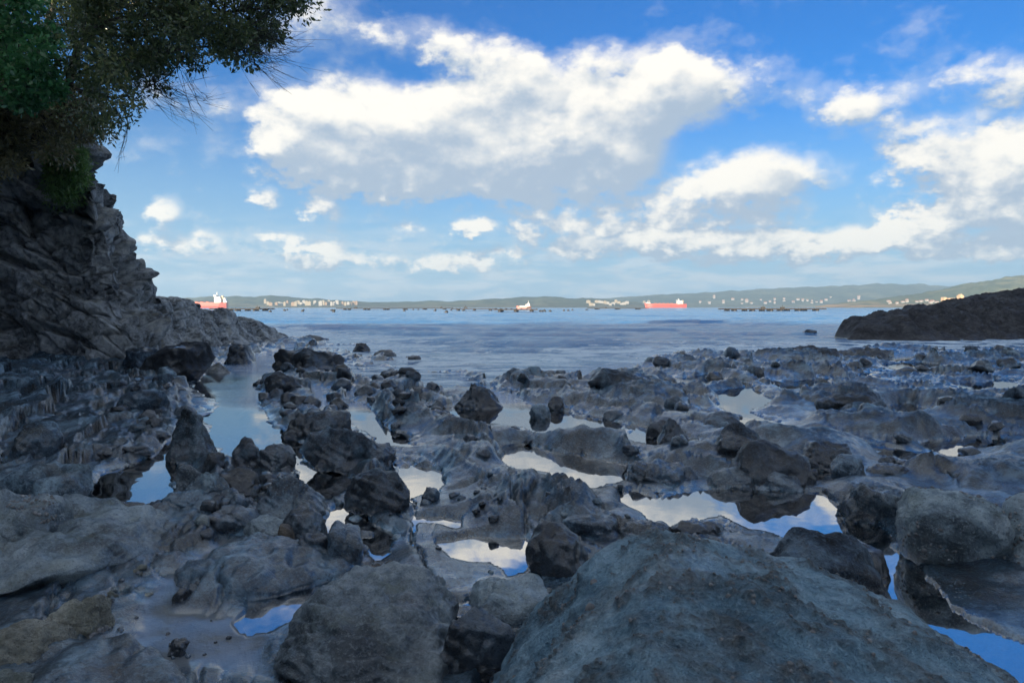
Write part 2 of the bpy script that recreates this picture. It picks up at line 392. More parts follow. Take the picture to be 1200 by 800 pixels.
# ------------------------------------------------------------------ rock platform
def wp(pts): return [at_z(*p)[:2] for p in pts]
POOLS = [
 [(103,602),(118,560),(150,548),(185,532),(200,518),(224,534),(206,562),(198,590),(150,592),(130,606)],
 [(232,448),(258,426),(300,416),(342,407),(345,425),(322,445),(300,455),(298,470),(306,490),(328,508),(346,522),(330,532),(290,538),(268,532),(252,520),(246,490),(262,470),(240,462)],
 [(388,480),(422,470),(438,488),(470,510),(482,522),(445,515),(420,502)],
 [(362,545),(385,550),(402,566),(398,580),(378,584),(360,570)],
 [(470,549),(500,551),(518,565),(506,580),(478,580)],
 [(582,524),(612,520),(650,533),(700,538),(742,544),(735,556),(690,574),(640,557),(600,545)],
 [(484,607),(510,602),(542,608),(540,616),(500,614)],
 [(526,640),(568,628),(610,632),(618,650),(614,670),(590,664),(545,657)],
 [(835,566),(890,577),(945,575),(1000,596),(1035,640),(1070,662),(1105,715),(1200,760),(1240,780),(1180,800),(1090,740),(1040,705),(1025,665),(995,640),(950,630),(880,618),(850,604)],
 [(742,575),(792,588),(815,606),(770,610),(738,592)],
 [(842,458),(880,453),(906,470),(872,482),(908,496),(884,503),(850,482)],
 [(296,724),(328,680),(364,672),(380,690),(345,716),(312,738)],
 [(378,632),(382,602),(396,590),(408,600),(392,640)],
 [(402,590),(412,588),(445,648),(436,652)],
 [(330,520),(350,530),(352,548),(338,548)],
 [(600,484),(650,480),(712,502),(715,516),(640,508)],
 [(1030,427),(1080,424),(1120,430),(1060,435)], [(905,450),(960,444),(990,455),(930,461)], [(1010,478),(1065,473),(1095,482),(1030,488)],
 [(640,436),(695,429),(725,436),(660,443)], [(980,420),(1050,415),(1115,418),(1040,424)], [(740,498),(775,503),(765,522),(735,512)],
 [(520,486),(560,478),(585,488),(545,497)], [(1120,450),(1180,445),(1200,455),(1140,460)], [(780,445),(830,438),(850,446),(800,454)],
 [(1080,520),(1150,512),(1180,524),(1110,532)], [(930,545),(960,540),(975,556),(945,562)],
]
SHALLOW = [[(515,480),(580,468),(660,478),(730,500),(720,520),(600,512),(530,505)],
           [(1010,535),(1090,520),(1120,545),(1040,560)],
           [(640,438),(720,425),(780,430),(700,440)],
           [(800,590),(830,575),(850,600),(815,610)]]
SAND = [[(150,735),(170,690),(225,650),(270,628),(300,640),(250,690),(205,715),(300,720),(330,735),(300,800),(180,800),(130,760)]]
SHORE = [(200,380),(345,399),(372,420),(420,440),(470,452),(545,450),(610,440),(690,424),(760,420),(850,416),(930,413),(1010,410),(1100,408),(1320,407),(1320,2000),(-200,2000),(-200,380)]
POOLW = [wp(p) for p in POOLS]; SHALW = [wp(p) for p in SHALLOW]; SANDW = [wp(p) for p in SAND]
SHOREW = [at_z(*p)[:2] for p in SHORE[:-3]] + [np.array([40., -6.]), np.array([-40., -6.]), np.array([-30., 40.])]
# raised ribs of rock: photograph path, half width m, height m
RIBS = [([(515,520),(560,540),(650,572)],.30,.20),([(480,560),(560,592),(640,610)],.28,.16),([(560,545),(600,575),(700,612)],.30,.17),
 ([(412,600),(440,640),(478,690)],.16,.20),([(640,590),(740,560),(830,540)],.3,.14),([(700,520),(800,530)],.4,.2),
 ([(880,470),(1030,480),(1200,500)],.5,.25),([(1000,500),(1200,540)],.45,.28),([(1060,560),(1200,575)],.25,.15),([(900,520),(1000,530),(1100,560)],.3,.16),
 ([(0,520),(110,500),(180,520)],.5,.16),([(0,480),(150,470),(220,460)],.7,.18),([(590,450),(680,445),(760,450)],.6,.28),([(760,470),(860,440),(960,440)],.6,.2),
 ([(300,470),(345,500),(380,520)],.3,.18),([(470,470),(500,490),(540,505)],.5,.25),([(0,620),(120,610),(235,598)],.3,.18),
 ([(930,420),(1060,425),(1200,420)],1.0,.3),([(780,430),(900,425)],.9,.25),([(640,650),(700,620),(790,612)],.22,.14)]
RIBW = [(wp(p), hw, hh) for p, hw, hh in RIBS]
def seg_dist(x, y, path):
    d = np.full(x.shape, 1e9)
    for (ax, ay), (bx, by) in zip(path[:-1], path[1:]):
        ex, ey = bx - ax, by - ay; wx, wy = x - ax, y - ay
        t = np.clip((wx * ex + wy * ey) / (ex * ex + ey * ey), 0, 1)
        d = np.minimum(d, np.hypot(wx - ex * t, wy - ey * t))
    return d
def plates(a, b, sa, sb, seed):
    """tilted slabs between joints: height 0..1 with a common dip, and distance to the nearest joint"""
    u = a / sa; v = b / sb; xi = np.floor(u).astype(np.int64); yi = np.floor(v).astype(np.int64)
    f1 = np.full(u.shape, 9.0); f2 = np.full(u.shape, 9.0); hid = np.zeros(u.shape); du = np.zeros(u.shape); dv = np.zeros(u.shape); h3 = np.zeros(u.shape)
    for i in (-1, 0, 1):
        for j in (-1, 0, 1):
            c1 = _h(xi + i, yi + j, 5, seed) / 4096; c2 = _h(xi + i, yi + j, 11, seed) / 4096
            ox = u - (xi + i + 0.08 + 0.84 * c1); oy = v - (yi + j + 0.08 + 0.84 * c2)
            d = np.abs(ox) ** 1.5 + np.abs(oy) ** 1.5; nr = d < f1
            f2 = np.where(nr, f1, np.minimum(f2, d)); f1 = np.where(nr, d, f1)
            du = np.where(nr, ox, du); dv = np.where(nr, oy, dv); hid = np.where(nr, (c1 * 7.3 + c2 * 3.1) % 1.0, hid); h3 = np.where(nr, (c1 * 5.7 + c2 * 9.9) % 1.0, h3)
    return hid + du * (0.9 * h3 + 0.15) + dv * (h3 - .5) * .7, f2 - f1
def terrain(x, y):
    """height of the rock platform and how much of it is sediment"""
    a = x * SA[0] + y * SA[1]; b = x * SB[0] + y * SB[1]
    wrp = fbm2(x * 0.55, y * 0.55, 3, seed=2)
    aw = a + 0.35 * wrp; bw = b + 0.5 * fbm2(x * .5 + 9, y * .5, 2, seed=8)
    dist = np.hypot(x, y)
    k = sstep(dist, 3, 14)
    big = ridge2(aw / 1.9, bw / 6.5, 3, 0.5, seed=11); sat = np.tanh(big * 0.9)         # long ribs along the strike
    rough_ = fbm2(x * 5.5, y * 5.5, 3, 0.55, seed=43)
    aj = aw + 0.035 * rough_; bj = bw + 0.05 * fbm2(x * 4.7 + 3, y * 4.7, 3, 0.55, seed=45)
    q1, e1 = plates(aj, bj, 0.72, 2.7, 31); q2, e2 = plates(aj + 7, bj, 0.30, 1.05, 33); q3, e3 = plates(aj, bj + 5, 0.12, 0.34, 35)
    fine = fbm2(x * 3.1, y * 3.1, 5, 0.56, seed=41)
    lump = q1
    broken = 0.35 + 0.65 * sstep(fbm2(x * .6 + 30, y * .6, 2, seed=47), -.25, .35)         # some shelves are smooth, some shattered
    polish = sstep(x - 0.12 * y, 0.5, 2.2) * (1 - sstep(dist, 9, 15))
    broken = broken * (1 - 0.85 * polish)
    soft = 0.07 * fbm2(aw * 1.1, bw * .45, 3, .5, seed=49) + 0.03 * ridge2(aw * 2.3, bw * .6, 2, seed=50)
    h = polish * soft + 0.045 - 0.035 * k - 0.10 * sstep(dist, 10, 18) * sstep(x, -4, 0) + 0.075 * sat * (0.5 + 1.5 * k) + (0.115 + 0.15 * k) * (1 - .6 * polish) * (1 - .5 * sstep(-x - .3 * y, 0, 3)) * (q1 - .38) + (0.075 + 0.045 * k) * (q2 - .42) * broken + 0.036 * (1 - .75 * k) * (q3 - .4) * broken
    h = h + (0.014 + 0.012 * k) * fine + 0.012 * rough_ * broken
    cracks = 0.085 * (1 - .7 * polish) * (1 - sstep(e1, 0.0, 0.08)) + 0.050 * (1 - sstep(e2, 0.0, 0.12)) * broken * (1 - .5 * k) + 0.020 * (1 - sstep(e3, 0, .12)) * broken * (1 - .8 * k)
    jx = x + 0.10 * fbm2(x * 1.7, y * 1.7, 3, seed=61); jy = y + 0.16 * fbm2(x * 1.4 + 5, y * 1.4, 3, seed=63)
    for path, hw, hh in RIBW:
        d = seg_dist(jx, jy, path); h = h + 0.55 * hh * (1 - sstep(d, 0, hw * 1.8)) * (0.65 + 0.45 * lump + 0.15 * fine)
    # the shelf that climbs to the cliff on the left
    left = sstep(-x - 0.36 * y, 1.0, 6.5) * sstep(y, 5.0, 11.0)
    h = h + 0.30 * left
    # keep the near rock above the water except where a pool is
    near = 1 - sstep(dist, 4.5, 8.5)
    h = h + near * (np.where(h > 0.05, h, 0.05 + 0.22 * (h - 0.05)) - h) - cracks
    for p in SHALW:
        sdv = poly_sd(jx, jy, p); m = 1 - sstep(sdv, -0.25, 0.35); h = h * (1 - m) + (-0.012 + 0.25 * (h - 0.12)) * m
    sand = np.zeros_like(h)
    for p in SANDW:
        sdv = poly_sd(jx, jy, p); m = 1 - sstep(sdv, -0.10, 0.22); sand = np.maximum(sand, 1 - sstep(sdv, -0.10, 0.04))
        rip = 0.014 + 0.006 * fbm2(x * 2.2, y * 2.2, 3, seed=71) + 0.004 * np.sin(x * 26 + y * 12 + 3 * p2(x * 2, y * 2, 73)) * sstep(p2(x, y, 75), 0, 0.3)
        h = h * (1 - m) + rip * m
    for p in POOLW:
        P_ = np.asarray(p); c = P_.mean(0); ext = np.abs(P_ - c).max() + 1.0
        mk = (np.abs(x - c[0]) < ext) & (np.abs(y - c[1]) < ext)
        if not mk.any(): continue
        sdv = poly_sd(jx[mk], jy[mk], p) - 0.05
        hm = h[mk]; near_side = sstep(c[1] - y[mk], -0.1, 0.6); s = 1 - sstep(sdv, -0.02, 0.22 + 0.55 * near_side)
        outside_h = hm * (1 - s) + np.minimum(hm, 0.012 + (0.40 - 0.32 * near_side) * np.maximum(sdv, 0) + 0.01 * np.maximum(fine[mk], 0)) * s
        inside_h = -0.015 - np.minimum(0.14, -sdv * 0.35) + 0.012 * fine[mk]
        h[mk] = np.where(sdv > 0, outside_h, inside_h)
        sand[mk] *= (sdv > -0.5)
    sh = poly_sd(x + 1.2 * fbm2(x * .25, y * .25, 3, seed=81), y + 1.4 * fbm2(x * .3 + 4, y * .3, 3, seed=83), SHOREW)
    h = h - 0.55 * sstep(sh, -1.5, 6.0) - 1.2 * sstep(sh, 4.0, 14.0) - 0.06 * sstep(sh, -5, 0)
    return h, sand
def tz(x, y):
    h, _ = terrain(np.array([float(x)]), np.array([float(y)])); return float(h[0])

NR, NC = 640, 860
t = np.linspace(0, 1, NR); yy = 0.7 * (52.0 / 0.7) ** t - 0.6
s = np.linspace(-1, 1, NC)
Y = np.repeat(yy[:, None], NC, 1); X = s[None, :] * (1.05 * Y + 2.2)
Hh, Sd = terrain(X.ravel(), Y.ravel())
rp = mesh_obj('rock_platform', np.stack([X.ravel(), Y.ravel(), Hh], -1), grid_faces(NR, NC), M['platform'], attrs={'sand': Sd})
rp['kind'] = 'structure'

# ------------------------------------------------------------------ sea and pools: one sheet of water out to the far shore
m, n, out = new_mat('sea_water')
gg = n.geo(); P = gg['Position']
px_, py_, pz_ = n.sep(P)
deep = n.attr('deep'); foam = n.attr('foam')
chop = n.noise(n.vec('MULTIPLY', P, (0.75, 1.0, 1.0)), 1.3, 8, 0.74)
swell = n.noise(n.vec('MULTIPLY', P, (0.25, 1.0, 1.0)), 0.13, 4, 0.55)
far = n.smooth(py_, 60.0, 500.0)
hgt = n.math('MULTIPLY_ADD', swell, n.math('MULTIPLY', far, 6.0), chop)
nb = n.bump(hgt, 1.0, 0.42)
calm = n.bump(n.noise(P, 3.0, 2, 0.5), 0.25, 0.004)
nmix = n.n.new('ShaderNodeMix'); nmix.data_type = 'VECTOR'
n.link(deep, nmix.inputs[0]); n.link(calm, nmix.inputs[4]); n.link(nb, nmix.inputs[5])
NN = nmix.outputs[1]
fres = n.n.new('ShaderNodeFresnel'); fres.inputs['IOR'].default_value = 11.0; n.link(NN, fres.inputs['Normal'])
gl = n.n.new('ShaderNodeBsdfGlossy'); gl.inputs['Roughness'].default_value = 0.02; n.link(NN, gl.inputs['Normal'])
n.link((1, 1, 1), gl.inputs['Color'])
tr = n.n.new('ShaderNodeBsdfTransparent'); n.link((0.62, 0.70, 0.70), tr.inputs['Color'])
pool = n.n.new('ShaderNodeMixShader'); n.link(fres.outputs[0], pool.inputs[0]); n.l.new(tr.outputs[0], pool.inputs[1]); n.l.new(gl.outputs[0], pool.inputs[2])
body = n.principled(n.ramp(n.noise(P, 0.05, 4, 0.6), [(0.35, (0.040, 0.190, 0.430)), (0.65, (0.070, 0.250, 0.520))]), 0.10, NN, 0.5, IOR=1.36)
wmix = n.n.new('ShaderNodeMixShader'); n.link(deep, wmix.inputs[0]); n.l.new(pool.outputs[0], wmix.inputs[1]); n.l.new(body, wmix.inputs[2])
fv = n.vec('MULTIPLY', P, (0.5, 0.8, 1.0))
fn = n.noise(fv, 1.3, 9, 0.66, dist=1.2)
fl = n.noise(P, 9.0, 5, 0.7)
fmask = n.smooth(n.math('MULTIPLY_ADD', fl, 0.22, n.math('MULTIPLY_ADD', foam, 0.25, fn)), 0.79, 0.93)
fb_ = n.principled((0.66, 0.75, 0.78), 0.7, n.bump(fl, 0.5, 0.03))
fm = n.n.new('ShaderNodeMixShader'); n.link(n.math('MULTIPLY', fmask, 0.85), fm.inputs[0]); n.l.new(wmix.outputs[0], fm.inputs[1]); n.l.new(fb_, fm.inputs[2])
n.l.new(fm.outputs[0], out.inputs['Surface'])
M['water'] = m
NR, NC = 520, 300
t = np.linspace(0, 1, NR); yy = 0.7 * (6800 / 0.7) ** t
s = np.linspace(-1, 1, NC); s = 0.75 * s + 0.25 * s ** 3
Y = np.repeat(yy[:, None], NC, 1); X = s[None, :] * (0.83 * Y + 6)
x, y = X.ravel(), Y.ravel()
sh = poly_sd(x + 1.0 * fbm2(x * .25, y * .25, 3, seed=81), y, SHOREW)
deep_ = sstep(sh, -4.0, 0.5)
foam_ = (1 - sstep(np.abs(sh - 2.5), 1.0, 9.0)) * 0.95 + 0.10 * (1 - sstep(sh, 8, 60)) * sstep(sh, -2, 4)
foam_ = foam_ * sstep(sh, -7, 0.5)
amp = sstep(sh, -1.0, 10.0) * (1 - sstep(y, 130, 400)) * 1.05
wv = 0
for kx, ky, A, ph in ((.06, .62, .085, 0), (-.10, .9, .06, 1.3), (.22, 1.35, .04, 2.1), (-.4, 1.9, .025, .4), (.05, .33, .09, 3.0)):
    arg = kx * x + ky * y + ph + 1.6 * p2(x * .03, y * .05, 91); wv = wv + A * (np.sin(arg) + 0.35 * np.sin(2 * arg + 0.6))
wv = wv * (0.7 + 0.8 * p2(x * .05, y * .05, 93)) + 0.05 * fbm2(x * .55, y * .8, 3, seed=95)
sea = mesh_obj('sea', np.stack([x, y, wv * amp], -1), grid_faces(NR, NC), M['water'], attrs={'deep': deep_, 'foam': foam_})
sea['kind'] = 'structure'
# sea bed, so that the water stands on something beyond the platform
m, n, out = new_mat('sea_bed'); gp = n.geo()['Position']
n.l.new(n.principled(n.ramp(n.noise(gp, 0.4, 5), [(0.3, (0.03, 0.035, 0.035)), (0.7, (0.07, 0.07, 0.06))]), 0.9), out.inputs['Surface'])
b = MB(); b.add([(-6000, -60, -1.8), (6000, -60, -1.8), (6000, 6900, -1.8), (-6000, 6900, -1.8)], [(0, 1, 2, 3)])
sb = b.build('sea_bed_ground', m); sb['kind'] = 'structure'

# ------------------------------------------------------------------ cliff on the left
KN = np.array([ # base x,y  top x,y,z
 (-14.0,-6, -16.0,-6,10.0),(-14.0,4, -16.0,4,10.0),(-13.6,11, -15.6,12,9.5),(-12.7,15.0, -14.6,17.6,9.2),(-10.6,15.7, -13.3,18.4,8.6),(-8.7,15.7, -12.1,18.5,7.6),(-7.2,16.2, -11.35,18.4,6.3),
 (-7.7,18.4, -11.5,20.2,4.2),(-8.9,21, -11.6,22.5,2.2),(-9.7,25, -12.0,27,1.6),(-10.1,29, -11.5,31,1.0),(-10.2,33, -10.9,33.6,0.15)])
def catmull(K, tt):
    n_ = len(K) - 1; i = np.clip(np.floor(tt).astype(int), 0, n_ - 1); f = (tt - i)[:, None]
    p0, p1, p2_, p3_ = K[np.clip(i - 1, 0, n_)], K[i], K[i + 1], K[np.clip(i + 2, 0, n_)]
    return 0.5 * (2 * p1 + (p2_ - p0) * f + (2 * p0 - 5 * p1 + 4 * p2_ - p3_) * f ** 2 + (3 * p1 - p0 - 3 * p2_ + p3_) * f ** 3)
NT_, NV = 520, 330
tt = np.concatenate([np.linspace(0, 2.4, 70, endpoint=False), np.linspace(2.4, 7.6, 330, endpoint=False), np.linspace(7.6, 11, 120)])
KK = catmull(KN, tt)
v = np.concatenate([np.linspace(-0.12, 0, 20, endpoint=False), np.linspace(0, 1, 250, endpoint=False) ** 1.5, np.linspace(1, 1.35, 60)])
bx, by, tx, ty, tzp = [KK[:, i][:, None] for i in range(5)]
vv = v[None, :]; vc = np.clip(vv, 0, 1)
prof = vc ** 0.30
X = bx + (tx - bx) * prof; Y = by + (ty - by) * prof
Z = tzp * vc + np.minimum(vv, 0) * 4.0 - 0.05
ov = np.clip(vv - 1, 0, 1)
# behind the edge the ground runs back and up
dxn = tx - bx; dyn = ty - by; ln = np.hypot(dxn, dyn) + 1e-6
X = X + dxn / ln * ov * 14 * np.clip(tzp / 6, 0.15, 1); Y = Y + dyn / ln * ov * 14 * np.clip(tzp / 6, 0.15, 1); Z = Z + ov * 3.0 * np.clip((tzp - 3) / 5, 0, 1)
P0 = np.stack([X, Y, Z], -1)
def grid_normals(P):
    du = np.gradient(P, axis=0); dv = np.gradient(P, axis=1); nn = np.cross(du, dv); nn /= np.linalg.norm(nn, axis=-1, keepdims=True) + 1e-9; return nn
Nn = grid_normals(P0)
if Nn[:, NV // 2, 0].mean() < 0: Nn = -Nn
x, y, z = X, Y, Z
w1, w2, wid = worley3(x / 1.6, y / 1.6, z / 1.1, 5)
u1, u2, uid = worley3(x / 0.62, y / 0.62, z / 0.42, 15)
bedc = (z * 0.85 + x * 0.42 - y * 0.1) / 0.80 + 0.7 * fbm3(x * .5, y * .5, z * .5, 3, seed=21)
bf = bedc - np.floor(bedc); bid = p2(np.floor(bedc) * 3.7, np.floor(bedc) * 1.3 + 0.5, 3)
ledge = np.where(bf < 0.82, bf / 0.82, (1 - bf) / 0.18)
scale = np.clip(tzp / 4.0, 0.22, 1.0)
jw = 0.10 * fbm3(x * 2.2, y * 2.2, z * 2.2, 3, .55, seed=27)
def blocks(px, py, pz, sx_, sy_, sz_, seed):
    f1, f2, cid = worley3((px + jw) / sx_, (py - jw) / sy_, (pz + jw) / sz_, seed); return cid - .5, sstep(f2 - f1, 0, .10)
zt = z + 0.42 * x - .15 * y                                     # the beds dip seawards
c1_, k1_ = blocks(x, y, zt, 2.3, 2.3, 1.15, 5); c2_, k2_ = blocks(x, y, zt, .75, .75, .38, 15); c3_, k3_ = blocks(x, y, zt, .30, .30, .16, 25)
disp = 0.30 * fbm3(x * .42, y * .42, z * .42, 2, seed=25) + 1.0 * c1_ - .25 * (1 - k1_) + 0.36 * c2_ - .12 * (1 - k2_) + .03 * c3_ - .012 * (1 - k3_) + 0.30 * (ledge - 0.5) + 0.22 * bid - 0.1
disp = disp + 0.03 * fbm3(x * 4.4, y * 4.4, z * 4.4, 3, 0.6, seed=31)
# the hollow under the overhanging slab, and the slab itself
def to_px(P):
    dx = P[..., 0]; dy = P[..., 1]; dz = P[..., 2] - CAM_Z
    c, s_ = math.cos(PITCH), math.sin(PITCH)
    f = dy * c - dz * s_; u = dy * s_ + dz * c
    return 600 + FPX * dx / np.maximum(f, .1), 400 - FPX * u / np.maximum(f, .1)
hol = [at_y(15, 247, 17.3), at_y(40, 285, 17.1), at_y(72, 325, 16.8)]
for i in range(2):
    A_, B_ = hol[i], hol[i + 1]; e = B_ - A_
    q = np.clip(((P0 - A_) @ e) / (e @ e), 0, 1); dd = np.linalg.norm(P0 - (A_ + q[..., None] * e), axis=-1)
    disp = disp - 0.75 * (1 - sstep(dd, 0.12, 0.42))
slab = [at_y(20, 232, 17.4), at_y(60, 268, 17.2), at_y(92, 330, 16.9)]
for i in range(2):
    A_, B_ = slab[i], slab[i + 1]; e = B_ - A_
    q = np.clip(((P0 - A_) @ e) / (e @ e), 0, 1); dd = np.linalg.norm(P0 - (A_ + q[..., None] * e), axis=-1)
    disp = disp + 0.4 * (1 - sstep(dd, 0.12, 0.5))
fade = np.clip(1.25 - ov * 1.6, 0.3, 1) * scale
P1 = P0 + Nn * (disp * fade)[..., None]
cl = mesh_obj('sea_cliff', P1.reshape(-1, 3), grid_faces(NT_, NV)[:, ::-1], M['cliff']); cl['kind'] = 'structure'

# ------------------------------------------------------------------ headland on the right
KH = [(996,386,33),(1012,378,35),(1048,368,37),(1085,361,38),(1110,360,38.5),(1122,352,39),(1160,346,40),(1200,340,41),(1260,334,42),(1330,326,43),(1450,318,44)]
hp = np.array([at_y(*k) for k in KH])
NT_, NV = 360, 90
tt = np.linspace(0, len(KH) - 1, NT_); rg = catmull(hp, tt)
rg[:, 2] = np.maximum(rg[:, 2], 0.05)
v = np.linspace(-1, 1, NV)
X = np.repeat(rg[:, 0][:, None], NV, 1) + 0 * v[None, :]
tip = sstep(tt, -0.05, 1.6)[:, None]; wd = (4.5 + 1.2 * rg[:, 2][:, None]) * (0.05 + 0.95 * tip)
Y = rg[:, 1][:, None] + v[None, :] * wd
Z = (rg[:, 2][:, None] + .3) * (0.0 + 1.0 * sstep(tt, -0.05, .7)[:, None]) * (1 - np.abs(v[None, :]) ** 1.7) - 0.3 - 0.35 * np.abs(v[None, :]) ** 3
X = X + 0.5 * p2(Y * .4, X * .4, 3)
am = np.clip(rg[:, 2][:, None] / 1.2, 0.15, 1)
w1, w2, wid = worley2(X / .9 + 5, Y / 1.6, 9)
Z = Z + am * (0.34 * fbm2(X * .45, Y * .45, 5, .6, seed=101) + 0.22 * (wid - .5) * sstep(w2 - w1, 0, .2) + 0.06 * ridge2(X * 1.1, Y * .6, 4, seed=103)) * (1 - 0.45 * np.exp(-(v[None, :] / .12) ** 2))
hd = mesh_obj('headland', np.stack([X, Y, Z], -1).reshape(-1, 3), grid_faces(NT_, NV), M['headland']); hd['kind'] = 'structure'

# ------------------------------------------------------------------ bluff behind the viewer (it keeps the whole cove in shade)
NT_, NV = 200, 80
xs = np.linspace(-190, 110, NT_); v = np.linspace(0, 1, NV)
X = np.repeat(xs[:, None], NV, 1); Y = -6.0 - 95 * v[None, :] + 3.0 * p2(X * .06, X * .02, 7)
Z = -0.4 + 1.2 * sstep(v[None, :], 0, .1) + 3 * sstep(v[None, :], 0.1, 0.4) + 20 * sstep(v[None, :], 0.38, 0.8) * (1 + 0.06 * p2(X * .05, Y * .05, 5)) + 1.2 * fbm2(X * .1, Y * .1, 4, seed=7) * sstep(v[None, :], .05, .4)
bl = mesh_obj('coastal_bluff', np.stack([X, Y, Z], -1).reshape(-1, 3), grid_faces(NT_, NV)[:, ::-1], M['cliff']); bl['kind'] = 'structure'

# ------------------------------------------------------------------ loose rocks and boulders, each a thing
_ico = {}
def ico(sub):
    if sub not in _ico:
        bm = bmesh.new(); bmesh.ops.create_icosphere(bm, subdivisions=sub, radius=1.0)
        bm.verts.ensure_lookup_table()
        V = np.array([v.co[:] for v in bm.verts]); F = np.array([[q.index for q in f.verts] for f in bm.faces]); bm.free(); _ico[sub] = (V, F)
    return _ico[sub]
def rock_verts(sub, seed, style, size):
    """unit rock (bounding box -1..1) with real-size detail; size = full extents in metres"""
    rs = np.random.RandomState(seed); V, F = ico(sub)
    npl, k, jit = {'round': (20, 10, .14), 'block': (12, 46, .16), 'slab': (12, 36, .16), 'lump': (24, 14, .20), 'peak': (12, 46, .14), 'ribbed': (20, 10, .12)}[style]
    N = rs.normal(size=(npl, 3)); N /= np.linalg.norm(N, axis=1)[:, None]
    N = np.concatenate([N, [[.15, -.2, 1], [0, 0, -1], [.9, -.3, .3], [-.9, .2, .35], [.1, .9, .2], [-.15, -.95, .3]]]); N /= np.linalg.norm(N, axis=1)[:, None]
    Dp = rs.uniform(0.78 - jit, 0.78 + jit, len(N))
    if style == 'slab': Dp[-6] = .5
    dt = np.maximum(V @ N.T, 0) / Dp[None, :]
    r = 1.0 / (np.sum(dt ** k, axis=1) ** (1.0 / k))
    Q = V * r[:, None]
    Q = (Q - (Q.max(0) + Q.min(0)) / 2) / ((Q.max(0) - Q.min(0)) / 2)
    S = np.asarray(size) / 2; q = Q * S
    L = float(np.mean(S)) * 2
    o = rs.uniform(0, 50, 3)
    x, y, z = (q / L * 1.0 + o).T
    nn = V / S; nn /= np.linalg.norm(nn, axis=1)[:, None]
    if style == 'peak':
        tp = 1 - 0.62 * np.clip((Q[:, 2] + .2) / 1.2, 0, 1); q = q * np.stack([tp, tp, tp * 0 + 1], 1)
    amp = {'round': .075, 'block': .055, 'slab': .05, 'lump': .12, 'peak': .07, 'ribbed': .05}[style] * L
    d = amp * fbm3(x * 2.1, y * 2.1, z * 2.1, 3, .5, seed % 50) + .5 * amp * (0.5 - 2 * np.abs(p3(x * 4.3, y * 4.3, z * 4.3, 17 + seed % 30)))
    # weathered beds, joints and pits at real size
    X, Yq, Zq = (q + o * 2).T
    bd = (X * .5 + Zq * .9 + Yq * .25) / 0.075 + 1.3 * fbm3(X * 2, Yq * 2, Zq * 2, 2, seed=4); bf = bd - np.floor(bd)
    bw = sstep(fbm3(X * 1.5 + 7, Yq * 1.5, Zq * 1.5, 2, seed=14), -.1, .4)
    d = d + min(0.022, 0.05 * L) * bw * (np.where(bf < .8, bf / .8, (1 - bf) / .2) - .5) * (0.45 if style == 'round' else 1.0)
    if sub >= 4:
        d = d + (.5 if style == 'round' else 1) * min(0.024, .05 * L) * fbm3(X * 8, Yq * 8, Zq * 8, 5 if sub > 4 else 2, .58, seed=9)
        cr = np.abs(p3(X * 3.1, Yq * 3.1, Zq * 3.1, 23)); d = d - min(.03, .05 * L) * (1 - sstep(cr, 0, .05)) * (style in ('block', 'slab', 'peak'))
    if style == 'ribbed':                                  # curving weathered grooves
        gr_ = (Yq * .95 + .55 * X + Zq * .6 + .35 * fbm3(X * 1.6, Yq * 1.6, Zq * 1.6, 2, seed=61)) / 0.105; gf = gr_ - np.floor(gr_)
        d = d + .030 * (np.where(gf < .78, (gf / .78) ** .7, (1 - gf) / .22) - .5) * (.35 + .65 * sstep(fbm3(X * 2.2 + 3, Yq * 2.2, Zq * 2.2, 2, seed=63), -.3, .3))
    if style == 'lump':
        f1, f2, _ = worley3(X / (.16 * L), Yq / (.16 * L), Zq / (.16 * L), 3); d = d + .055 * L * (0.6 - f1)
    return q + nn * d[:, None], F
def rock(name, label, px, pyb, wpx, hpx, style='round', mat='boulder', dep=0.8, rz=0.0, seed=1, fixed=None, cat='rock', tilt=(0, 0), group=None, sub=None, zoff=0.0, hmul=1.0):
    g0 = at_z(px, pyb, 0.06); d = g0[1]
    zg = tz(g0[0], g0[1]) if d > 2.2 else 0.05
    zg = max(zg, -0.02)
    wdt = wpx * d / FPX; dp = wdt * dep; f_ = (d + dp * .42) / d; wdt *= f_
    top = at_y(px, pyb - hpx, d + dp * 0.40)[2]
    H = max(top - zg, 0.03 + 0.05 * wdt) * hmul
    if fixed:                                              # x, y, top height, width, depth, turn
        zg = 0.0; wdt, dp, H, rz = fixed[3], fixed[4], fixed[2], fixed[5]
    if sub is None: sub = 6 if wpx > 150 else (5 if wpx > 48 else 4)
    if not fixed: H *= 0.86
    full = H * 1.45 + 0.04
    V, F = rock_verts(sub, seed, style, (wdt, dp, full))
    ax = Matrix.Rotation(R(rz), 3, 'Z') @ Matrix.Rotation(R(tilt[0]), 3, 'X') @ Matrix.Rotation(R(tilt[1]), 3, 'Y')
    V = V @ np.array(ax).T
    V = V - np.array([0, 0, V[:, 2].min()])              # origin at the base
    o = mesh_obj(name, V, F, M[mat])
    o.location = (g0[0] * f_, g0[1] + dp * 0.48, zg + H + zoff - V[:, 2].max())
    if fixed: o.location.x, o.location.y = fixed[0], fixed[1]
    return tag(o, label, cat, group)

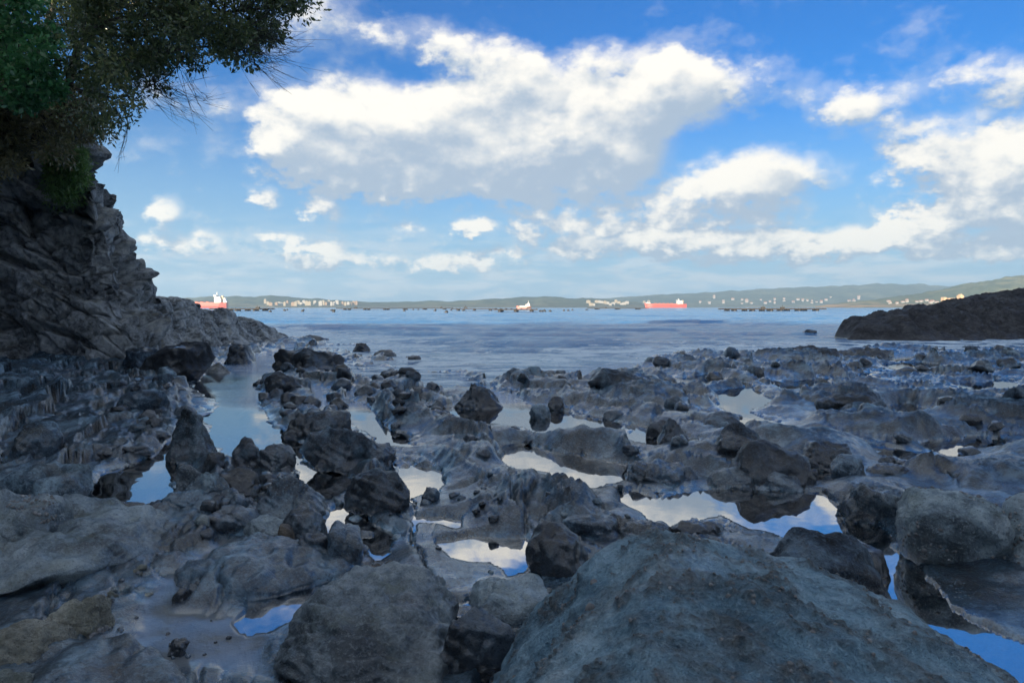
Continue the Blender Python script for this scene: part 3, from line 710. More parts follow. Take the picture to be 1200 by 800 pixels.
ROCKS = [
 # name, label, px, base py, w, h, style, material, depth ratio, rz, seed
 ('boulder','dark wet rounded boulder tucked behind the big crusted boulder, its right flank streaked',965,735,165,118,'round','dark',.8,10,21),
 ('rock','small black dome of rock at the pool edge beside the dark wet boulder',1012,672,62,44,'round','black',.8,0,22),
 ('wedge_rock','black angular wedge-shaped rock jammed upright between the ribbed loaf-like rock and the crusted boulder',556,788,104,80,'block','black',.5,8,23),
 ('loaf_rock','long grey loaf-like rock ribbed with curving weathered grooves beside the small bright pool',432,818,215,126,'ribbed','grey',1.6,14,24),
 ('rock_mound','smooth blue-grey rock mound sloping down to the sediment flat',290,716,185,76,'round','boulder',.9,-20,25,(-1.52,4.0,.17,.95,.85,-25)),
 ('rock_ledge','broad greenish grey rock ledge with a sheer furrowed side above the sediment flat',130,712,300,118,'slab','grey',.62,16,26,(-3.22,4.42,.23,1.95,2.1,-4)),
 ('crusted_rock','pale yellowish rock covered in barnacle crust beside the broad ledge',28,790,92,66,'lump','crust',.9,0,27),
 ('crusted_rock','lower brownish grey lump of barnacle-crusted stone against the broad ledge',88,755,72,56,'lump','crust',.8,30,28),
 ('crusted_rock','small pale knob of crusted stone below the yellowish one',15,822,60,40,'lump','crust',.8,30,29),
 ('rock','low smooth rock with a pale worn crest rising from the sediment flat',165,822,230,66,'round','boulder',.8,-14,30,(-1.75,2.75,.15,1.15,.6,-20)),
 ('boulder','mottled olive grey boulder beside the dark slabby rock below the cliff',30,648,100,82,'round','grey',.9,20,31),
 ('boulder','broad dark slabby boulder leaning over the mirror-like pool',45,608,125,74,'block','boulder',.7,-12,32),
 ('stone','rusty brown stone wedged at the corner of the mirror-like pool',92,612,34,24,'block','brown',.8,40,33),
 ('stone','thin black slab lying along the near edge of the mirror-like pool',148,606,52,20,'slab','black',.6,15,34),
 ('stone','flat dark slab lying next to the thin black one by the mirror-like pool',185,606,60,20,'slab','dark',.7,-8,35),
 ('boulder','large smooth grey boulder speckled with barnacles beside the long winding pool',1124,664,130,98,'round','grey',.95,8,36),
 ('boulder','second grey lobe pressed against the large barnacle-speckled boulder',1224,672,130,102,'round','grey',.9,-10,37),
 ('boulder','lumpy dark rock at the far bank of the long winding pool',1026,606,84,50,'lump','boulder',.7,12,38),
 ('stone','flat blue-grey stone lying on the far side of the barnacle-speckled boulder',1160,568,100,22,'slab','boulder',.7,6,39),
 ('boulder','largest black boulder of the cluster at the head of the long winding pool',902,566,104,56,'round','black',.8,5,40),
 ('boulder','round dark boulder sitting against the largest black one of the cluster',866,540,56,50,'round','dark',.9,0,41),
 ('boulder','smaller dark cap of rock behind the cluster of black boulders',845,505,44,24,'round','dark',.8,0,42),
 ('rock','black pointed rock with a steep side next to the cluster of black boulders',791,522,44,36,'peak','black',.8,15,43),
 ('rock','small dark rock leaning against the black pointed one',770,508,30,20,'round','black',.8,0,44),
 ('rock','rock with a striped brownish face and pale drip lines above the bright puddle',775,562,84,26,'lump','boulder',.8,-15,45),
 ('rock','low rounded blue-grey rock dipping into the head of the long winding pool',858,566,64,22,'round','boulder',.6,0,46),
 ('rock','smooth low rock below the largest black boulder, its edge rimmed with water',918,569,54,20,'round','boulder',.6,0,47),
 ('rock','small rounded rock with a pale top beside the narrow blue inlet',994,560,42,30,'round','boulder',.8,0,48),
 ('rock','flat black rock behind the lumpy dark one on the right platform',1040,557,52,16,'round','black',.7,0,49),
 ('rock_ledge','dark ledge with a barnacled front above the narrow blue inlet',972,546,86,34,'block','dark',.6,6,50),
 ('boulder','long dark humped boulder lying across the right rock platform',995,487,76,30,'round','black',.6,-6,51),
 ('boulder','lone black boulder with a ridged top standing at the edge of the surf',557,476,68,32,'peak','black',.8,6,52),
 ('rock','broad dark hump of rock near the surf, right of the lone black boulder',727,462,84,34,'round','dark',.8,0,53),
 ('stone','small black stone next to the broad dark hump',783,459,18,12,'round','black',.8,0,54),
 ('stone','small round grey stone on the wet shelf near the lone black boulder',633,486,26,16,'round','boulder',.8,0,55),
 ('stone','black knob of rock beside the small round grey stone',652,477,20,16,'round','black',.8,0,56),
 ('boulder','rounded boulder scored by fine parallel grooves beside the small square pool',445,598,80,56,'ribbed','dark',.9,-25,57),
 ('boulder','big dark double-humped boulder in the middle of the platform above the small square pool',412,548,100,58,'lump','dark',.8,0,58),
 ('boulder','low dark boulder on the far side of the double-humped one',372,510,76,34,'lump','dark',.8,0,59),
 ('block','upright angular block standing in the channel of water',292,545,38,38,'block','dark',.8,15,60),
 ('block','squared dark block lying beside the upright one in the channel',322,548,52,30,'block','dark',.7,-10,61),
 ('stone','dark tilted slab in the boulder gully below the squared block',281,580,50,36,'slab','black',.7,-20,62),
 ('boulder','smooth bluish pyramid-shaped boulder in the boulder gully',332,606,100,54,'peak','boulder',.8,12,63),
 ('stone','pale grey angular stone at the right bank of the mirror-like pool',228,572,44,34,'block','grey',.8,22,64),
 ('stone','pointed grey stone with a steep shaded face in the boulder gully',246,594,54,44,'peak','boulder',.8,-12,65),
 ('stone','wide low stone in front of the pointed grey one',232,600,72,30,'round','boulder',.7,0,66),
 ('stone','small dark upright stone behind the pointed grey one',250,556,26,28,'block','dark',.8,0,67),
 ('rock','pyramid-like rock with a knobbed peak between the two pools below the cliff',226,538,58,72,'peak','boulder',.8,20,68),
 ('stone','rounded dark stone at the foot of the bluish pyramid boulder',356,632,58,42,'round','dark',.8,20,69),
 ('stone','pale flat stone lying in the boulder gully above the rusty one',312,630,58,26,'slab','grey',.7,-10,70),
 ('stone','rusty orange-brown stone leaning in the boulder gully',333,640,26,30,'block','brown',.7,35,71),
 ('stone','round grey stone below the pale flat one in the gully',292,650,58,30,'round','boulder',.8,0,72),
 ('stone','purplish brown slab at the near end of the boulder gully',270,620,66,30,'slab','dark',.7,8,73),
 ('slab','tilted smooth slab beside the narrow water-filled crack',402,656,44,48,'slab','boulder',1.2,24,74),
 ('stone','knobbly dark stone between the rounded dark stone and the tilted slab',366,652,42,32,'lump','dark',.8,0,75),
 ('rock_outcrop','jagged dark outcrop at the mouth of the inlet',362,436,78,32,'lump','black',.8,0,76),
 ('rock','dark lumpy rock at the near side of the jagged outcrop',330,462,44,30,'lump','black',.8,0,77),
 ('rock','square black block of rock at the foot of the cliff by the inlet',282,424,36,26,'block','black',.9,10,78),
 ('sea_rock','flat low rock awash beyond the mouth of the inlet',368,398,34,7,'round','black',.6,0,79),
 ('sea_rock','pair-topped black rock standing in the surf',423,410,20,10,'lump','black',.7,0,80),
 ('sea_rock','low dark rock in the surf just inshore of the pair-topped one',451,416,26,8,'round','black',.6,0,81),
 ('sea_rock','smallest dark rock in the surf, nearly covered by water',486,420,16,5,'round','black',.6,0,82),
 ('sea_rock','dark rock awash off the tip of the headland',950,389,18,4,'round','black',.6,0,83),
 ('sea_rock','black hump of rock in the surf line before the headland',945,417,58,15,'lump','black',.7,0,84),
 ('sea_rock','jagged low rock in the surf line next to the black hump',1010,416,70,12,'lump','black',.6,0,85),
 ('rock','small pointed rock at the rim of the small square pool',503,585,24,16,'block','dark',.8,0,86),
 ('rock','rounded rock with a dark steep face at the end of the bright oval pool',655,672,80,64,'round','black',.9,0,87),
 ('rock','black half-dome of rock peeping over the top of the crusted boulder',822,626,66,18,'round','black',.5,0,88),
 ('rock','low grey rounded rock next to the black half-dome',760,628,70,20,'round','boulder',.5,0,89),
 ('rock','smooth grey hump between the bright puddle and the crusted boulder',690,626,80,26,'round','boulder',.6,0,90),
 ('rock','smooth grey slanted rock beside the black wedge',596,722,90,44,'slab','grey',1.1,18,91),
 ('stone','reddish brown stone lying behind the black wedge',506,728,32,20,'round','brown',.8,0,92),
 ('rock','rounded grey knob on the right end of the ribbed loaf-like rock',492,742,34,26,'round','grey',.9,0,93),
 ('stone','dark stone half sunk at the edge of the sediment flat',212,700,20,12,'block','black',.8,0,94),
 ('stone','flat dark stone beside the half-sunk one on the sediment flat',226,694,16,10,'slab','black',.8,0,95),
 ('stone','clump of black shells and stone in the middle of the sediment flat',207,758,26,12,'lump','black',.7,0,96),
 ('boulder','big dark rock at the foot of the cliff with water running down beside it',208,446,72,52,'block','black',.9,0,97),
 ('boulder','dark sloping block left of the water-streaked rock at the cliff foot',165,440,52,38,'block','dark',.9,-15,98),
 ('rock','rounded hump of rock on the shelf below the cliff',168,492,54,40,'round','boulder',.9,0,99),
 ('rock','smooth oval rock framed by curved bedding on the left shelf',42,536,52,50,'round','boulder',.8,30,100),
 ('rock','dark low rock at the far bank of the mirror-like pool',118,534,66,16,'slab','dark',.5,-8,101),
 ('rock','small dark block at the tip of the far bank of the mirror-like pool',160,532,40,14,'block','dark',.6,0,102),
 ('rock','brown-topped rock on the left shelf above the far bank of the pool',172,512,40,22,'block','boulder',.8,0,103),
]
for r_ in ROCKS:
    rock(*r_, cat='boulder' if 'boulder' in r_[0] else ('stone' if r_[0] == 'stone' else 'rock'))

# the big crusted boulder right in front
def big_boulder():
    V, F = ico(7)
    V = V.copy()
    rs = np.random.RandomState(5)
    N = rs.normal(size=(14, 3)); N[:, 2] = np.minimum(N[:, 2], .3); N /= np.linalg.norm(N, axis=1)[:, None]
    N = np.concatenate([N, [[-.75, .1, .62], [.50, .12, .85], [.10, -.30, .94], [0, .8, .6], [-1, 0, 0.1]]])
    Dp = np.concatenate([rs.uniform(.88, 1.08, 14), [.60, .58, .66, .72, .8]])
    r = 1 / (np.sum((np.maximum(V @ N.T, 0) / Dp) ** 7, axis=1) ** (1 / 7))
    Q = V * r[:, None] * np.array([1.04, 0.98, 0.77])
    x, y, z = (Q * 1.0 + 11).T
    nn = V / np.array([1.02, .95, .72]); nn /= np.linalg.norm(nn, axis=1)[:, None]
    patch = sstep(fbm3(x * 4.2, y * 4.2, z * 4.2, 5, .65, seed=12), -0.18, 0.22)
    d = .06 * fbm3(x * 1.5, y * 1.5, z * 1.5, 3, seed=3) + .030 * fbm3(x * 5, y * 5, z * 5, 4, .55, seed=6)
    wx = x + .03 * fbm3(x * 9, y * 9, z * 9, 2, seed=18); wy = y + .03 * fbm3(x * 9 + 4, y * 9, z * 9, 2, seed=19)
    f1, f2, cid = worley3(wx / .024, wy / .024, z / .024, 4)
    lump = np.clip(.75 - f1, 0, 1) * (cid > .3)
    d = d + patch * .024 * lump + .010 * fbm3(x * 24, y * 24, z * 24, 3, .6, seed=8) * (.4 + patch)
    return Q + nn * d[:, None], F, np.clip(patch * (0.35 + 1.3 * lump), 0, 1)
V, F, patch = big_boulder()
FB = np.array([0.66, 2.02, 0.355])
bb = mesh_obj('boulder', V - [0, 0, V[:, 2].min()], F, M['fore'], attrs={'crust': patch}); bb.location = (FB[0], FB[1], FB[2] + V[:, 2].min())
bb.rotation_euler = (0, 0, R(-6))
tag(bb, 'huge blue-green boulder rough with barnacle and limpet crust filling the foreground', 'boulder')

# shells crusting the big boulder, and barnacles on the grey boulders: too many and too small to count
m, n, out = new_mat('shell_crust'); gp = n.geo()['Position']
n.l.new(n.principled(n.ramp(n.noise(gp, 30, 4), [(0.3, (0.06, 0.06, 0.058)), (0.55, (0.16, 0.155, 0.15)), (0.75, (0.42, 0.42, 0.42))]), 0.65, n.bump(n.noise(gp, 160, 3), 0.6, 0.004)), out.inputs['Surface'])
M['shell'] = m
def crust(parent, Vw, Nw, count, size, seed, name='barnacle_crust', upmin=-0.2, mask=None, mat=None):
    """cone-like shells standing on a surface; Vw, Nw in the parent's own frame"""
    rs = np.random.RandomState(seed); ok = np.where((Nw[:, 2] > upmin) & (mask if mask is not None else True))[0]
    pick = rs.choice(ok, count)
    nseg = 7; ang = np.arange(nseg) * 2 * np.pi / nseg
    vs = []; fs = []
    for i, q in enumerate(pick):
        nrm = Nw[q] + rs.normal(size=3) * .25; nrm /= np.linalg.norm(nrm); t = np.cross(nrm, [0.3, .9, .1]); t /= np.linalg.norm(t); b_ = np.cross(nrm, t)
        r = size * rs.uniform(.45, 1.3); hh = r * rs.uniform(.5, 1.0); st = rs.uniform(.7, 1.3)
        c = Vw[q] - nrm * r * .2
        ring = lambda k, z_, jit: [c + t * math.cos(a_) * r * k * st * (1 + rs.uniform(-jit, jit)) + b_ * math.sin(a_) * r * k * (1 + rs.uniform(-jit, jit)) + nrm * z_ for a_ in ang]
        base = len(vs); vs += ring(1, 0, .2) + ring(.62, hh * .75, .2) + [c + nrm * hh]
        for k in range(nseg):
            k2 = (k + 1) % nseg
            fs += [(base + k, base + k2, base + nseg + k2), (base + k, base + nseg + k2, base + nseg + k), (base + nseg + k, base + nseg + k2, base + 2 * nseg)]
    o = mesh_obj(name, np.array(vs), np.array(fs), mat or M['shell'], parent); o['kind'] = 'stuff'; return o
def vnormals(o):
    me = o.data; a_ = np.empty(len(me.vertices) * 3, np.float32); me.vertices.foreach_get('co', a_)
    b_ = np.array([q.vector[:] for q in me.vertex_normals]); return a_.reshape(-1, 3).astype(float), b_
Vb, Nb = vnormals(bb)
crust(bb, Vb, Nb, 900, 0.0055, 1, mask=patch > 0.6)
crust(bb, Vb, Nb, 14, 0.015, 2, name='limpets', mask=Vb[:, 0] < -0.1)
for o in [q for q in bpy.data.objects if q.get('label', '').startswith(('large smooth grey boulder', 'second grey lobe', 'mottled olive', 'pale yellowish rock', 'lower brownish'))]:
    Vb, Nb = vnormals(o); crust(o, Vb, Nb, 170, 0.012, 3, mask=fbm3(Vb[:, 0] * 3, Vb[:, 1] * 3, Vb[:, 2] * 3, 2, seed=5) > 0.1)

# ------------------------------------------------------------------ loose cobbles, by the place they lie in
proto = {}
for k in range(10):
    V, F = rock_verts(3, 300 + k, ['round', 'block', 'lump', 'block', 'round'][k % 5], (1, .85, .62)); proto[k] = (V, F)
_pm = {}
def cobbles(zone, num, smin, smax, label, group, mats, seed, sink=0.35):
    rs = np.random.RandomState(seed); Z_ = np.asarray(zone); lo, hi = Z_.min(0), Z_.max(0); k = 0; tries = 0
    while k < num and tries < 4000:
        tries += 1
        p = rs.uniform(lo, hi)
        if poly_sd(np.array([p[0]]), np.array([p[1]]), zone)[0] > 0: continue
        g0 = at_z(p[0], p[1], 0.05); zz = tz(g0[0], g0[1])
        if zz < -0.10: continue
        sz = rs.uniform(smin, smax) ** 1.0 * g0[1] / FPX; pk = rs.randint(10); mt = mats[rs.randint(len(mats))]
        if (pk, mt) not in _pm:
            o = mesh_obj('cobble', proto[pk][0], proto[pk][1], M[mt]); _pm[(pk, mt)] = o
        else:
            o = _pm[(pk, mt)].copy(); COL.objects.link(o)
        o.scale = (sz * rs.uniform(.8, 1.3), sz * rs.uniform(.8, 1.2), sz * rs.uniform(.8, 1.3))
        o.rotation_euler = (rs.uniform(-.35, .35), rs.uniform(-.35, .35), rs.uniform(0, 6.28))
        o.location = (g0[0], g0[1], zz + sz * 0.31 * (1 - 2 * sink)); look = {'dark': 'dark grey', 'boulder': 'blue-grey', 'black': 'black', 'grey': 'pale grey', 'crust': 'crusted pale', 'brown': 'brown'}[mt] + ' ' + ['rounded', 'angular', 'knobbly', 'angular', 'rounded'][pk % 5]
        tag(o, ('larger ' if sz > .5 * (smin + smax) * g0[1] / FPX else 'smaller ') + look + ' ' + label, 'stone', group); k += 1
cobbles([(235,560),(300,545),(420,560),(435,640),(380,665),(300,660),(235,630)], 55, 9, 24, 'cobble in the boulder gully between the pools', 'cobbles in the boulder gully', ['dark', 'boulder', 'black', 'grey'], 1)
cobbles([(150,440),(240,440),(235,500),(190,520),(120,500)], 26, 9, 22, 'stone on the rock shelf at the foot of the cliff', 'stones at the cliff foot', ['dark', 'boulder', 'black'], 2)
cobbles([(395,432),(450,438),(525,455),(535,500),(470,505),(430,470),(390,455)], 34, 10, 26, 'wet stone on the rocky point between the inlet and the surf', 'black stones on the rocky point', ['black', 'dark'], 3)
cobbles([(300,440),(345,440),(400,470),(400,500),(350,500),(300,465)], 20, 9, 24, 'wet stone along the right bank of the inlet', 'black stones along the inlet', ['black', 'dark'], 4)
cobbles([(590,435),(760,418),(960,412),(1195,412),(1195,440),(950,440),(760,460),(600,460)], 42, 8, 26, 'wave-washed stone on the outer rock platform near the surf', 'stones on the outer platform', ['black', 'dark', 'boulder'], 5)
cobbles([(690,470),(830,480),(1000,500),(1190,470),(1190,540),(960,560),(800,545),(690,520)], 26, 9, 26, 'low stone on the right-hand rock platform', 'stones on the right platform', ['dark', 'boulder'], 6)
cobbles([(110,700),(150,672),(170,665),(150,690),(125,715)], 16, 5, 11, 'pebble at the foot of the furrowed ledge', 'pebbles below the ledge', ['crust', 'dark', 'grey'], 7)
cobbles([(415,640),(455,650),(470,690),(500,720),(490,735),(450,700)], 16, 5, 14, 'pebble in the crack beside the ribbed loaf-like rock', 'pebbles in the crack', ['dark', 'grey', 'brown'], 8)
cobbles([(530,500),(600,500),(760,530),(700,600),(560,620),(480,600),(520,560)], 20, 8, 20, 'stone lodged among the middle rock ribs', 'stones among the middle ribs', ['dark', 'boulder'], 9)

cobbles([(440,560),(640,590),(800,600),(760,625),(620,690),(520,700),(470,640)], 22, 5, 12, 'pebble on the wet shelf near the bright oval pool', 'pebbles on the middle shelf', ['dark', 'grey', 'brown', 'black'], 10)
cobbles([(120,700),(200,660),(300,690),(310,770),(180,800),(110,770)], 18, 4, 10, 'pebble on the sediment flat', 'pebbles on the sediment flat', ['dark', 'grey', 'black', 'crust'], 11)

# ------------------------------------------------------------------ plants on the cliff
def leaf_mat(name, stops, trans=0.5):
    m, n, out = new_mat(name); tone = n.attr('tone'); col = n.ramp(tone, stops)
    gp = n.geo()['Position']; col = n.mix(n.smooth(n.noise(gp, 1.1, 3), 0.4, 0.62, 0.0, 0.5), col, stops[0][1])
    bs = n.principled(col, 0.30, None, 0.9)
    tl = n.n.new('ShaderNodeBsdfTranslucent'); n.link(col, tl.inputs['Color'])
    mx = n.n.new('ShaderNodeMixShader'); mx.inputs[0].default_value = trans; n.l.new(bs, mx.inputs[1]); n.l.new(tl.outputs[0], mx.inputs[2])
    n.l.new(mx.outputs[0], out.inputs['Surface']); return m
M['leaf_dark'] = leaf_mat('dark_leaves', [(0, (0.055, 0.085, 0.04)), (0.5, (0.14, 0.19, 0.07)), (0.8, (0.28, 0.31, 0.11)), (1, (0.48, 0.42, 0.17))])
M['leaf_green'] = leaf_mat('green_leaves', [(0, (0.05, 0.17, 0.07)), (0.5, (0.11, 0.34, 0.12)), (0.8, (0.24, 0.48, 0.19)), (1, (0.50, 0.60, 0.34))])
M['leaf_olive'] = leaf_mat('olive_leaves', [(0, (0.13, 0.12, 0.06)), (0.5, (0.28, 0.26, 0.11)), (0.8, (0.40, 0.35, 0.18)), (1, (0.60, 0.57, 0.46))])
M['grass'] = leaf_mat('cliff_grass', [(0, (0.09, 0.18, 0.045)), (0.6, (0.19, 0.34, 0.08)), (1, (0.34, 0.37, 0.14))])
m, n, out = new_mat('bark'); gp = n.geo()['Position']
n.l.new(n.principled(n.ramp(n.noise(n.vec('MULTIPLY', gp, (1, 1, .3)), 22, 5), [(0.3, (0.03, 0.025, 0.02)), (0.7, (0.11, 0.095, 0.08))]), 0.85, n.bump(n.noise(gp, 40, 4), .6, .01)), out.inputs['Surface'])
M['bark'] = m
def leaves(name, parent, centers, radii, per, L, mat, seed, thin=0.42, droop=0.3):
    rs = np.random.RandomState(seed); C_ = np.repeat(np.asarray(centers), per, 0); Rr = np.repeat(np.asarray(radii), per)
    nl = len(C_)
    g_ = rs.normal(size=(nl, 3)); g_ /= np.linalg.norm(g_, axis=1)[:, None]
    c = C_ + g_ * (Rr * rs.uniform(0.15, 1, nl) ** .6)[:, None] * np.array([1.1, 1, .85])
    d = rs.normal(size=(nl, 3)) + g_ * .8 + np.array([0, 0, -droop]); d /= np.linalg.norm(d, axis=1)[:, None]
    sd_ = np.cross(d, rs.normal(size=(nl, 3))); sd_ /= np.linalg.norm(sd_, axis=1)[:, None] + 1e-9
    up = np.cross(sd_, d)
    ln = L * rs.uniform(.6, 1.3, nl)[:, None]; wd = ln * thin * .5
    v0 = c; v1 = c + d * ln * .45 + sd_ * wd + up * wd * .35; v2 = c + d * ln; v3 = c + d * ln * .45 - sd_ * wd + up * wd * .35
    V = np.stack([v0, v1, v2, v3], 1).reshape(-1, 3); F = np.arange(nl * 4).reshape(-1, 4)
    tone = np.clip(np.repeat(rs.beta(2, 3, len(centers)), per) * .45 + rs.uniform(0, .75, nl) * rs.uniform(.3, 1, nl), 0, 1)
    return mesh_obj(name, V, F, mat, parent, smooth=False, attrs={'tone': np.repeat(tone, 4)})
def plant(name, label, cat, zone, Yr, nclump, rad, per, L, mat, root, seed, limbs=(), twigs=(), thin=0.42, group=None, edge_out=0):
    rs = np.random.RandomState(seed); Z_ = np.asarray(zone, float); lo, hi = Z_.min(0), Z_.max(0); cs = []
    while len(cs) < nclump:
        p = rs.uniform(lo, hi); s_ = poly_sd(np.array([p[0]]), np.array([p[1]]), zone)[0]
        if s_ > edge_out or (s_ > -14 and rs.rand() < 0.25): continue
        f_ = rs.rand(); cs.append(at_y(p[0], p[1], Yr[0] + (Yr[1] - Yr[0]) * f_))
    cs = np.array(cs); rootp = at_y(*root)
    t = empty(name, tuple(rootp)); off = -rootp
    leaves('crown', t, cs + off, rs.uniform(rad * .6, rad * 1.35, len(cs)), per, L, M[mat], seed, thin)
    nodes = [rootp]
    tr_ = MB()
    for i, lb in enumerate(limbs):
        pts = [at_y(*q) for q in lb]; fine = []
        for a_, b_ in zip(pts[:-1], pts[1:]):
            for f_ in (0, .33, .66): fine.append(a_ + (b_ - a_) * f_ + rs.normal(size=3) * .05)
        fine.append(pts[-1]); nodes += fine
        r0 = .11 if i == 0 else .055
        q = MB(); q.tube([p + off for p in fine], list(np.linspace(r0, .012, len(fine))), 7); q.build('trunk' if i == 0 else 'limb', M['bark'], t, True)
    nodes = np.array(nodes)
    br = MB()
    for c in cs:
        j = np.argmin(np.linalg.norm(nodes - c, axis=1)); a_ = nodes[j]; mid = (a_ + c) / 2 + rs.normal(size=3) * .12 + np.array([0, 0, .08])
        br.tube([a_ + off, mid + off, c + off], [.016, .010, .004], 4)
        for _ in range(2):
            e = c + rs.normal(size=3) * rad * .8; br.tube([c + off, (c + e) / 2 + off + rs.normal(size=3) * .03, e + off], [.005, .004, .002], 3)
    br.build('branches', M['bark'], t, True)
    if twigs:
        tw = MB()
        for (p0, p1, Yt, cnt, spread) in twigs:
            A_ = at_y(p0[0], p0[1], Yt)
            for _ in range(cnt):
                f_ = rs.uniform(.55, 1.05); e_ = at_y(p0[0] + (p1[0] - p0[0]) * f_ + rs.normal() * spread, p0[1] + (p1[1] - p0[1]) * f_ + rs.normal() * spread, Yt + rs.normal() * .3)
                st_ = at_y(p0[0] + rs.normal() * spread * .5, p0[1] + rs.normal() * spread * .35, Yt)
                sag = np.array([0, 0, -.10 * rs.rand()])
                pts = [st_, st_ + (e_ - st_) * .35 + sag + rs.normal(size=3) * .03, st_ + (e_ - st_) * .7 + sag + rs.normal(size=3) * .04, e_ + np.array([0, 0, .10 * rs.rand()])]
                tw.tube([q + off for q in pts], [.005, .004, .003, .0015], 3)
                for _k in range(2):
                    s0 = pts[rs.randint(1, 3)]; e2 = s0 + (e_ - st_) * .35 * rs.rand() + rs.normal(size=3) * .1; tw.tube([s0 + off, e2 + off], [.004, .002], 3)
        tw.build('bare_twigs', M['bark'], t, True)
    return tag(t, label, cat, group)
plant('tree', 'dark evergreen tree leaning out over the shore with bare twigs under its boughs', 'tree',
      [(85,-70),(380,-70),(352,2),(336,20),(316,38),(290,50),(285,66),(250,72),(222,84),(190,92),(172,112),(140,130),(112,160),(95,150),(80,60)], (12.0, 15.0), 160, .36, 210, .105, 'leaf_dark', (72, 150, 17.0), 11,
      limbs=[[(72,150,17.0),(85,90,15.5),(100,40,14.2),(170,15,13.4),(260,10,13),(350,5,12.6)],[(85,90,15.5),(130,70,14.5),(200,60,13.8),(280,45,13.2)],[(80,100,15.8),(110,110,15),(150,110,14.4)],[(100,40,14.2),(140,-20,13.5),(220,-50,13)]],
      twigs=[((275,55),(345,82),12.9,34,16),((170,95),(232,125),13.8,40,20),((215,85),(238,150),13.6,8,9),((295,35),(348,60),12.8,26,14),((150,140),(138,200),14.3,5,5)], edge_out=5)
plant('tree', 'dense shaded tree filling the cliff top behind the leaning evergreen', 'tree',
      [(-120,-90),(270,-90),(215,40),(150,80),(105,120),(60,120),(-120,110)], (16.0, 20.0), 120, .55, 170, .14, 'leaf_dark', (40, 100, 19.0), 12,
      limbs=[[(40,100,19.0),(50,40,18.2),(70,-20,17.8),(110,-60,17.5)],[(50,40,18.2),(120,20,17.5),(190,-10,17)]])
plant('ivy_shrub', 'bright green leafy shrub on the left cliff top', 'shrub',
      [(-90,-60),(30,-20),(52,30),(72,62),(66,108),(30,120),(-90,120)], (13.4, 15.0), 70, .36, 170, .13, 'leaf_green', (10, 150, 16.6), 13, limbs=[[(10,150,16.6),(12,90,15.2),(20,40,14.3)],[(12,90,15.2),(45,80,14.4)]], thin=.55)
plant('shrub', 'dry olive-brown shrub hanging over the cliff face under the green shrub', 'shrub',
      [(-90,105),(60,100),(118,110),(118,160),(98,182),(55,186),(20,205),(-90,220)], (15.2, 16.9), 85, .36, 150, .135, 'leaf_olive', (30, 190, 17.5), 14, limbs=[[(30,190,17.5),(40,160,16.4),(70,130,15.8)],[(30,190,17.5),(5,150,16.2)]], thin=.32)
plant('creeper', 'patch of green grass and creeper clinging to the cliff below the shrubs', 'creeper',
      [(62,172),(96,170),(100,200),(86,240),(72,248),(58,215)], (17.0, 17.8), 42, .24, 130, .16, 'grass', (80, 175, 18.0), 15, thin=.16)

# ------------------------------------------------------------------ far shore
def hill_mat(name, forest, field, tan, coast):
    m, n, out = new_mat(name); P = n.geo()['Position']
    big = n.noise(P, 0.004, 5, .6); med = n.noise(P, 0.02, 6, .65)
    c = n.mix(n.smooth(big, .46, .60), forest, field)
    c = n.mix(n.smooth(med, .5, .62, 0, .75), c, n.mix(.5, forest, (0.02, 0.03, 0.02)))
    z = n.sep(P)[2]
    c = n.mix(n.math('MULTIPLY', n.smooth(z, 6.0, 26.0, 1, 0), n.smooth(n.noise(P, .008, 4), .38, .6, .15, coast)), c, tan)
    n.l.new(n.principled(c, .95, n.bump(med, .8, 6.0), .1), out.inputs['Surface']); return m
M['hill_far'] = hill_mat('far_hill', (0.05, 0.07, 0.05), (0.12, 0.13, 0.08), (0.17, 0.14, 0.09), .7)
M['hill_near'] = hill_mat('near_hill', (0.09, 0.11, 0.06), (0.20, 0.19, 0.09), (0.40, 0.26, 0.14), 1.0)
HILLS = {}
def hill(name, prof, D, depth, mat, seed):
    NX, NV = 320, 34
    pr = np.array(prof, float); px = np.linspace(pr[0, 0], pr[-1, 0], NX); py = np.interp(px, pr[:, 0], pr[:, 1])
    Yc = D + depth
    xs = (px - 600) / FPX * Yc; top = CAM_Z + (360 - py) / FPX * Yc
    top = top * (1 + .05 * p2(xs / 90, xs * 0, seed) + .03 * p2(xs / 30, xs * 0 + 3, seed))
    v = np.concatenate([np.linspace(0, 1, 26), np.linspace(1.08, 1.9, NV - 26)])
    Yv = D + depth * v
    X = xs[:, None] * (Yv / Yc)[None, :]; Y = np.repeat(Yv[None, :], NX, 0)
    sh_ = np.where(v <= 1, .10 * sstep(v, 0, .03) + .90 * sstep(v, .0, 1.0) ** 0.9, 1 - sstep(v, 1, 2))
    Z = -2 + (top[:, None] + 2) * sh_[None, :] + (4 + .05 * top[:, None]) * fbm2(X / 120, Y / 120, 3, seed=seed) * sstep(v, .05, .4)[None, :] * (top[:, None] > 3)
    o = mesh_obj(name, np.stack([X, Y, Z], -1).reshape(-1, 3), grid_faces(NX, NV)[:, ::-1], M[mat]); o['kind'] = 'structure'
    HILLS[name] = (px, Yv, X, Y, Z)
hill('far_hills', [(-260,352),(100,353),(500,355),(620,354),(700,350.5),(760,346.5),(820,343.5),(900,339),(960,336.5),(1040,333),(1100,335),(1200,338),(1300,341),(1480,345)], 4300, 1300, 'hill_far', 1)
hill('wooded_hills', [(-260,350),(150,351),(270,348),(320,347),(350,349.5),(400,352),(430,354.5),(480,353.5),(530,353.5),(580,350),(640,348.5),(690,350),(730,353),(770,357.5)], 3000, 700, 'hill_far', 2)
hill('coast_hill', [(955,359),(1000,353.5),(1060,347),(1110,338.5),(1150,331.5),(1200,323.5),(1300,312),(1480,300)], 2300, 650, 'hill_near', 3)
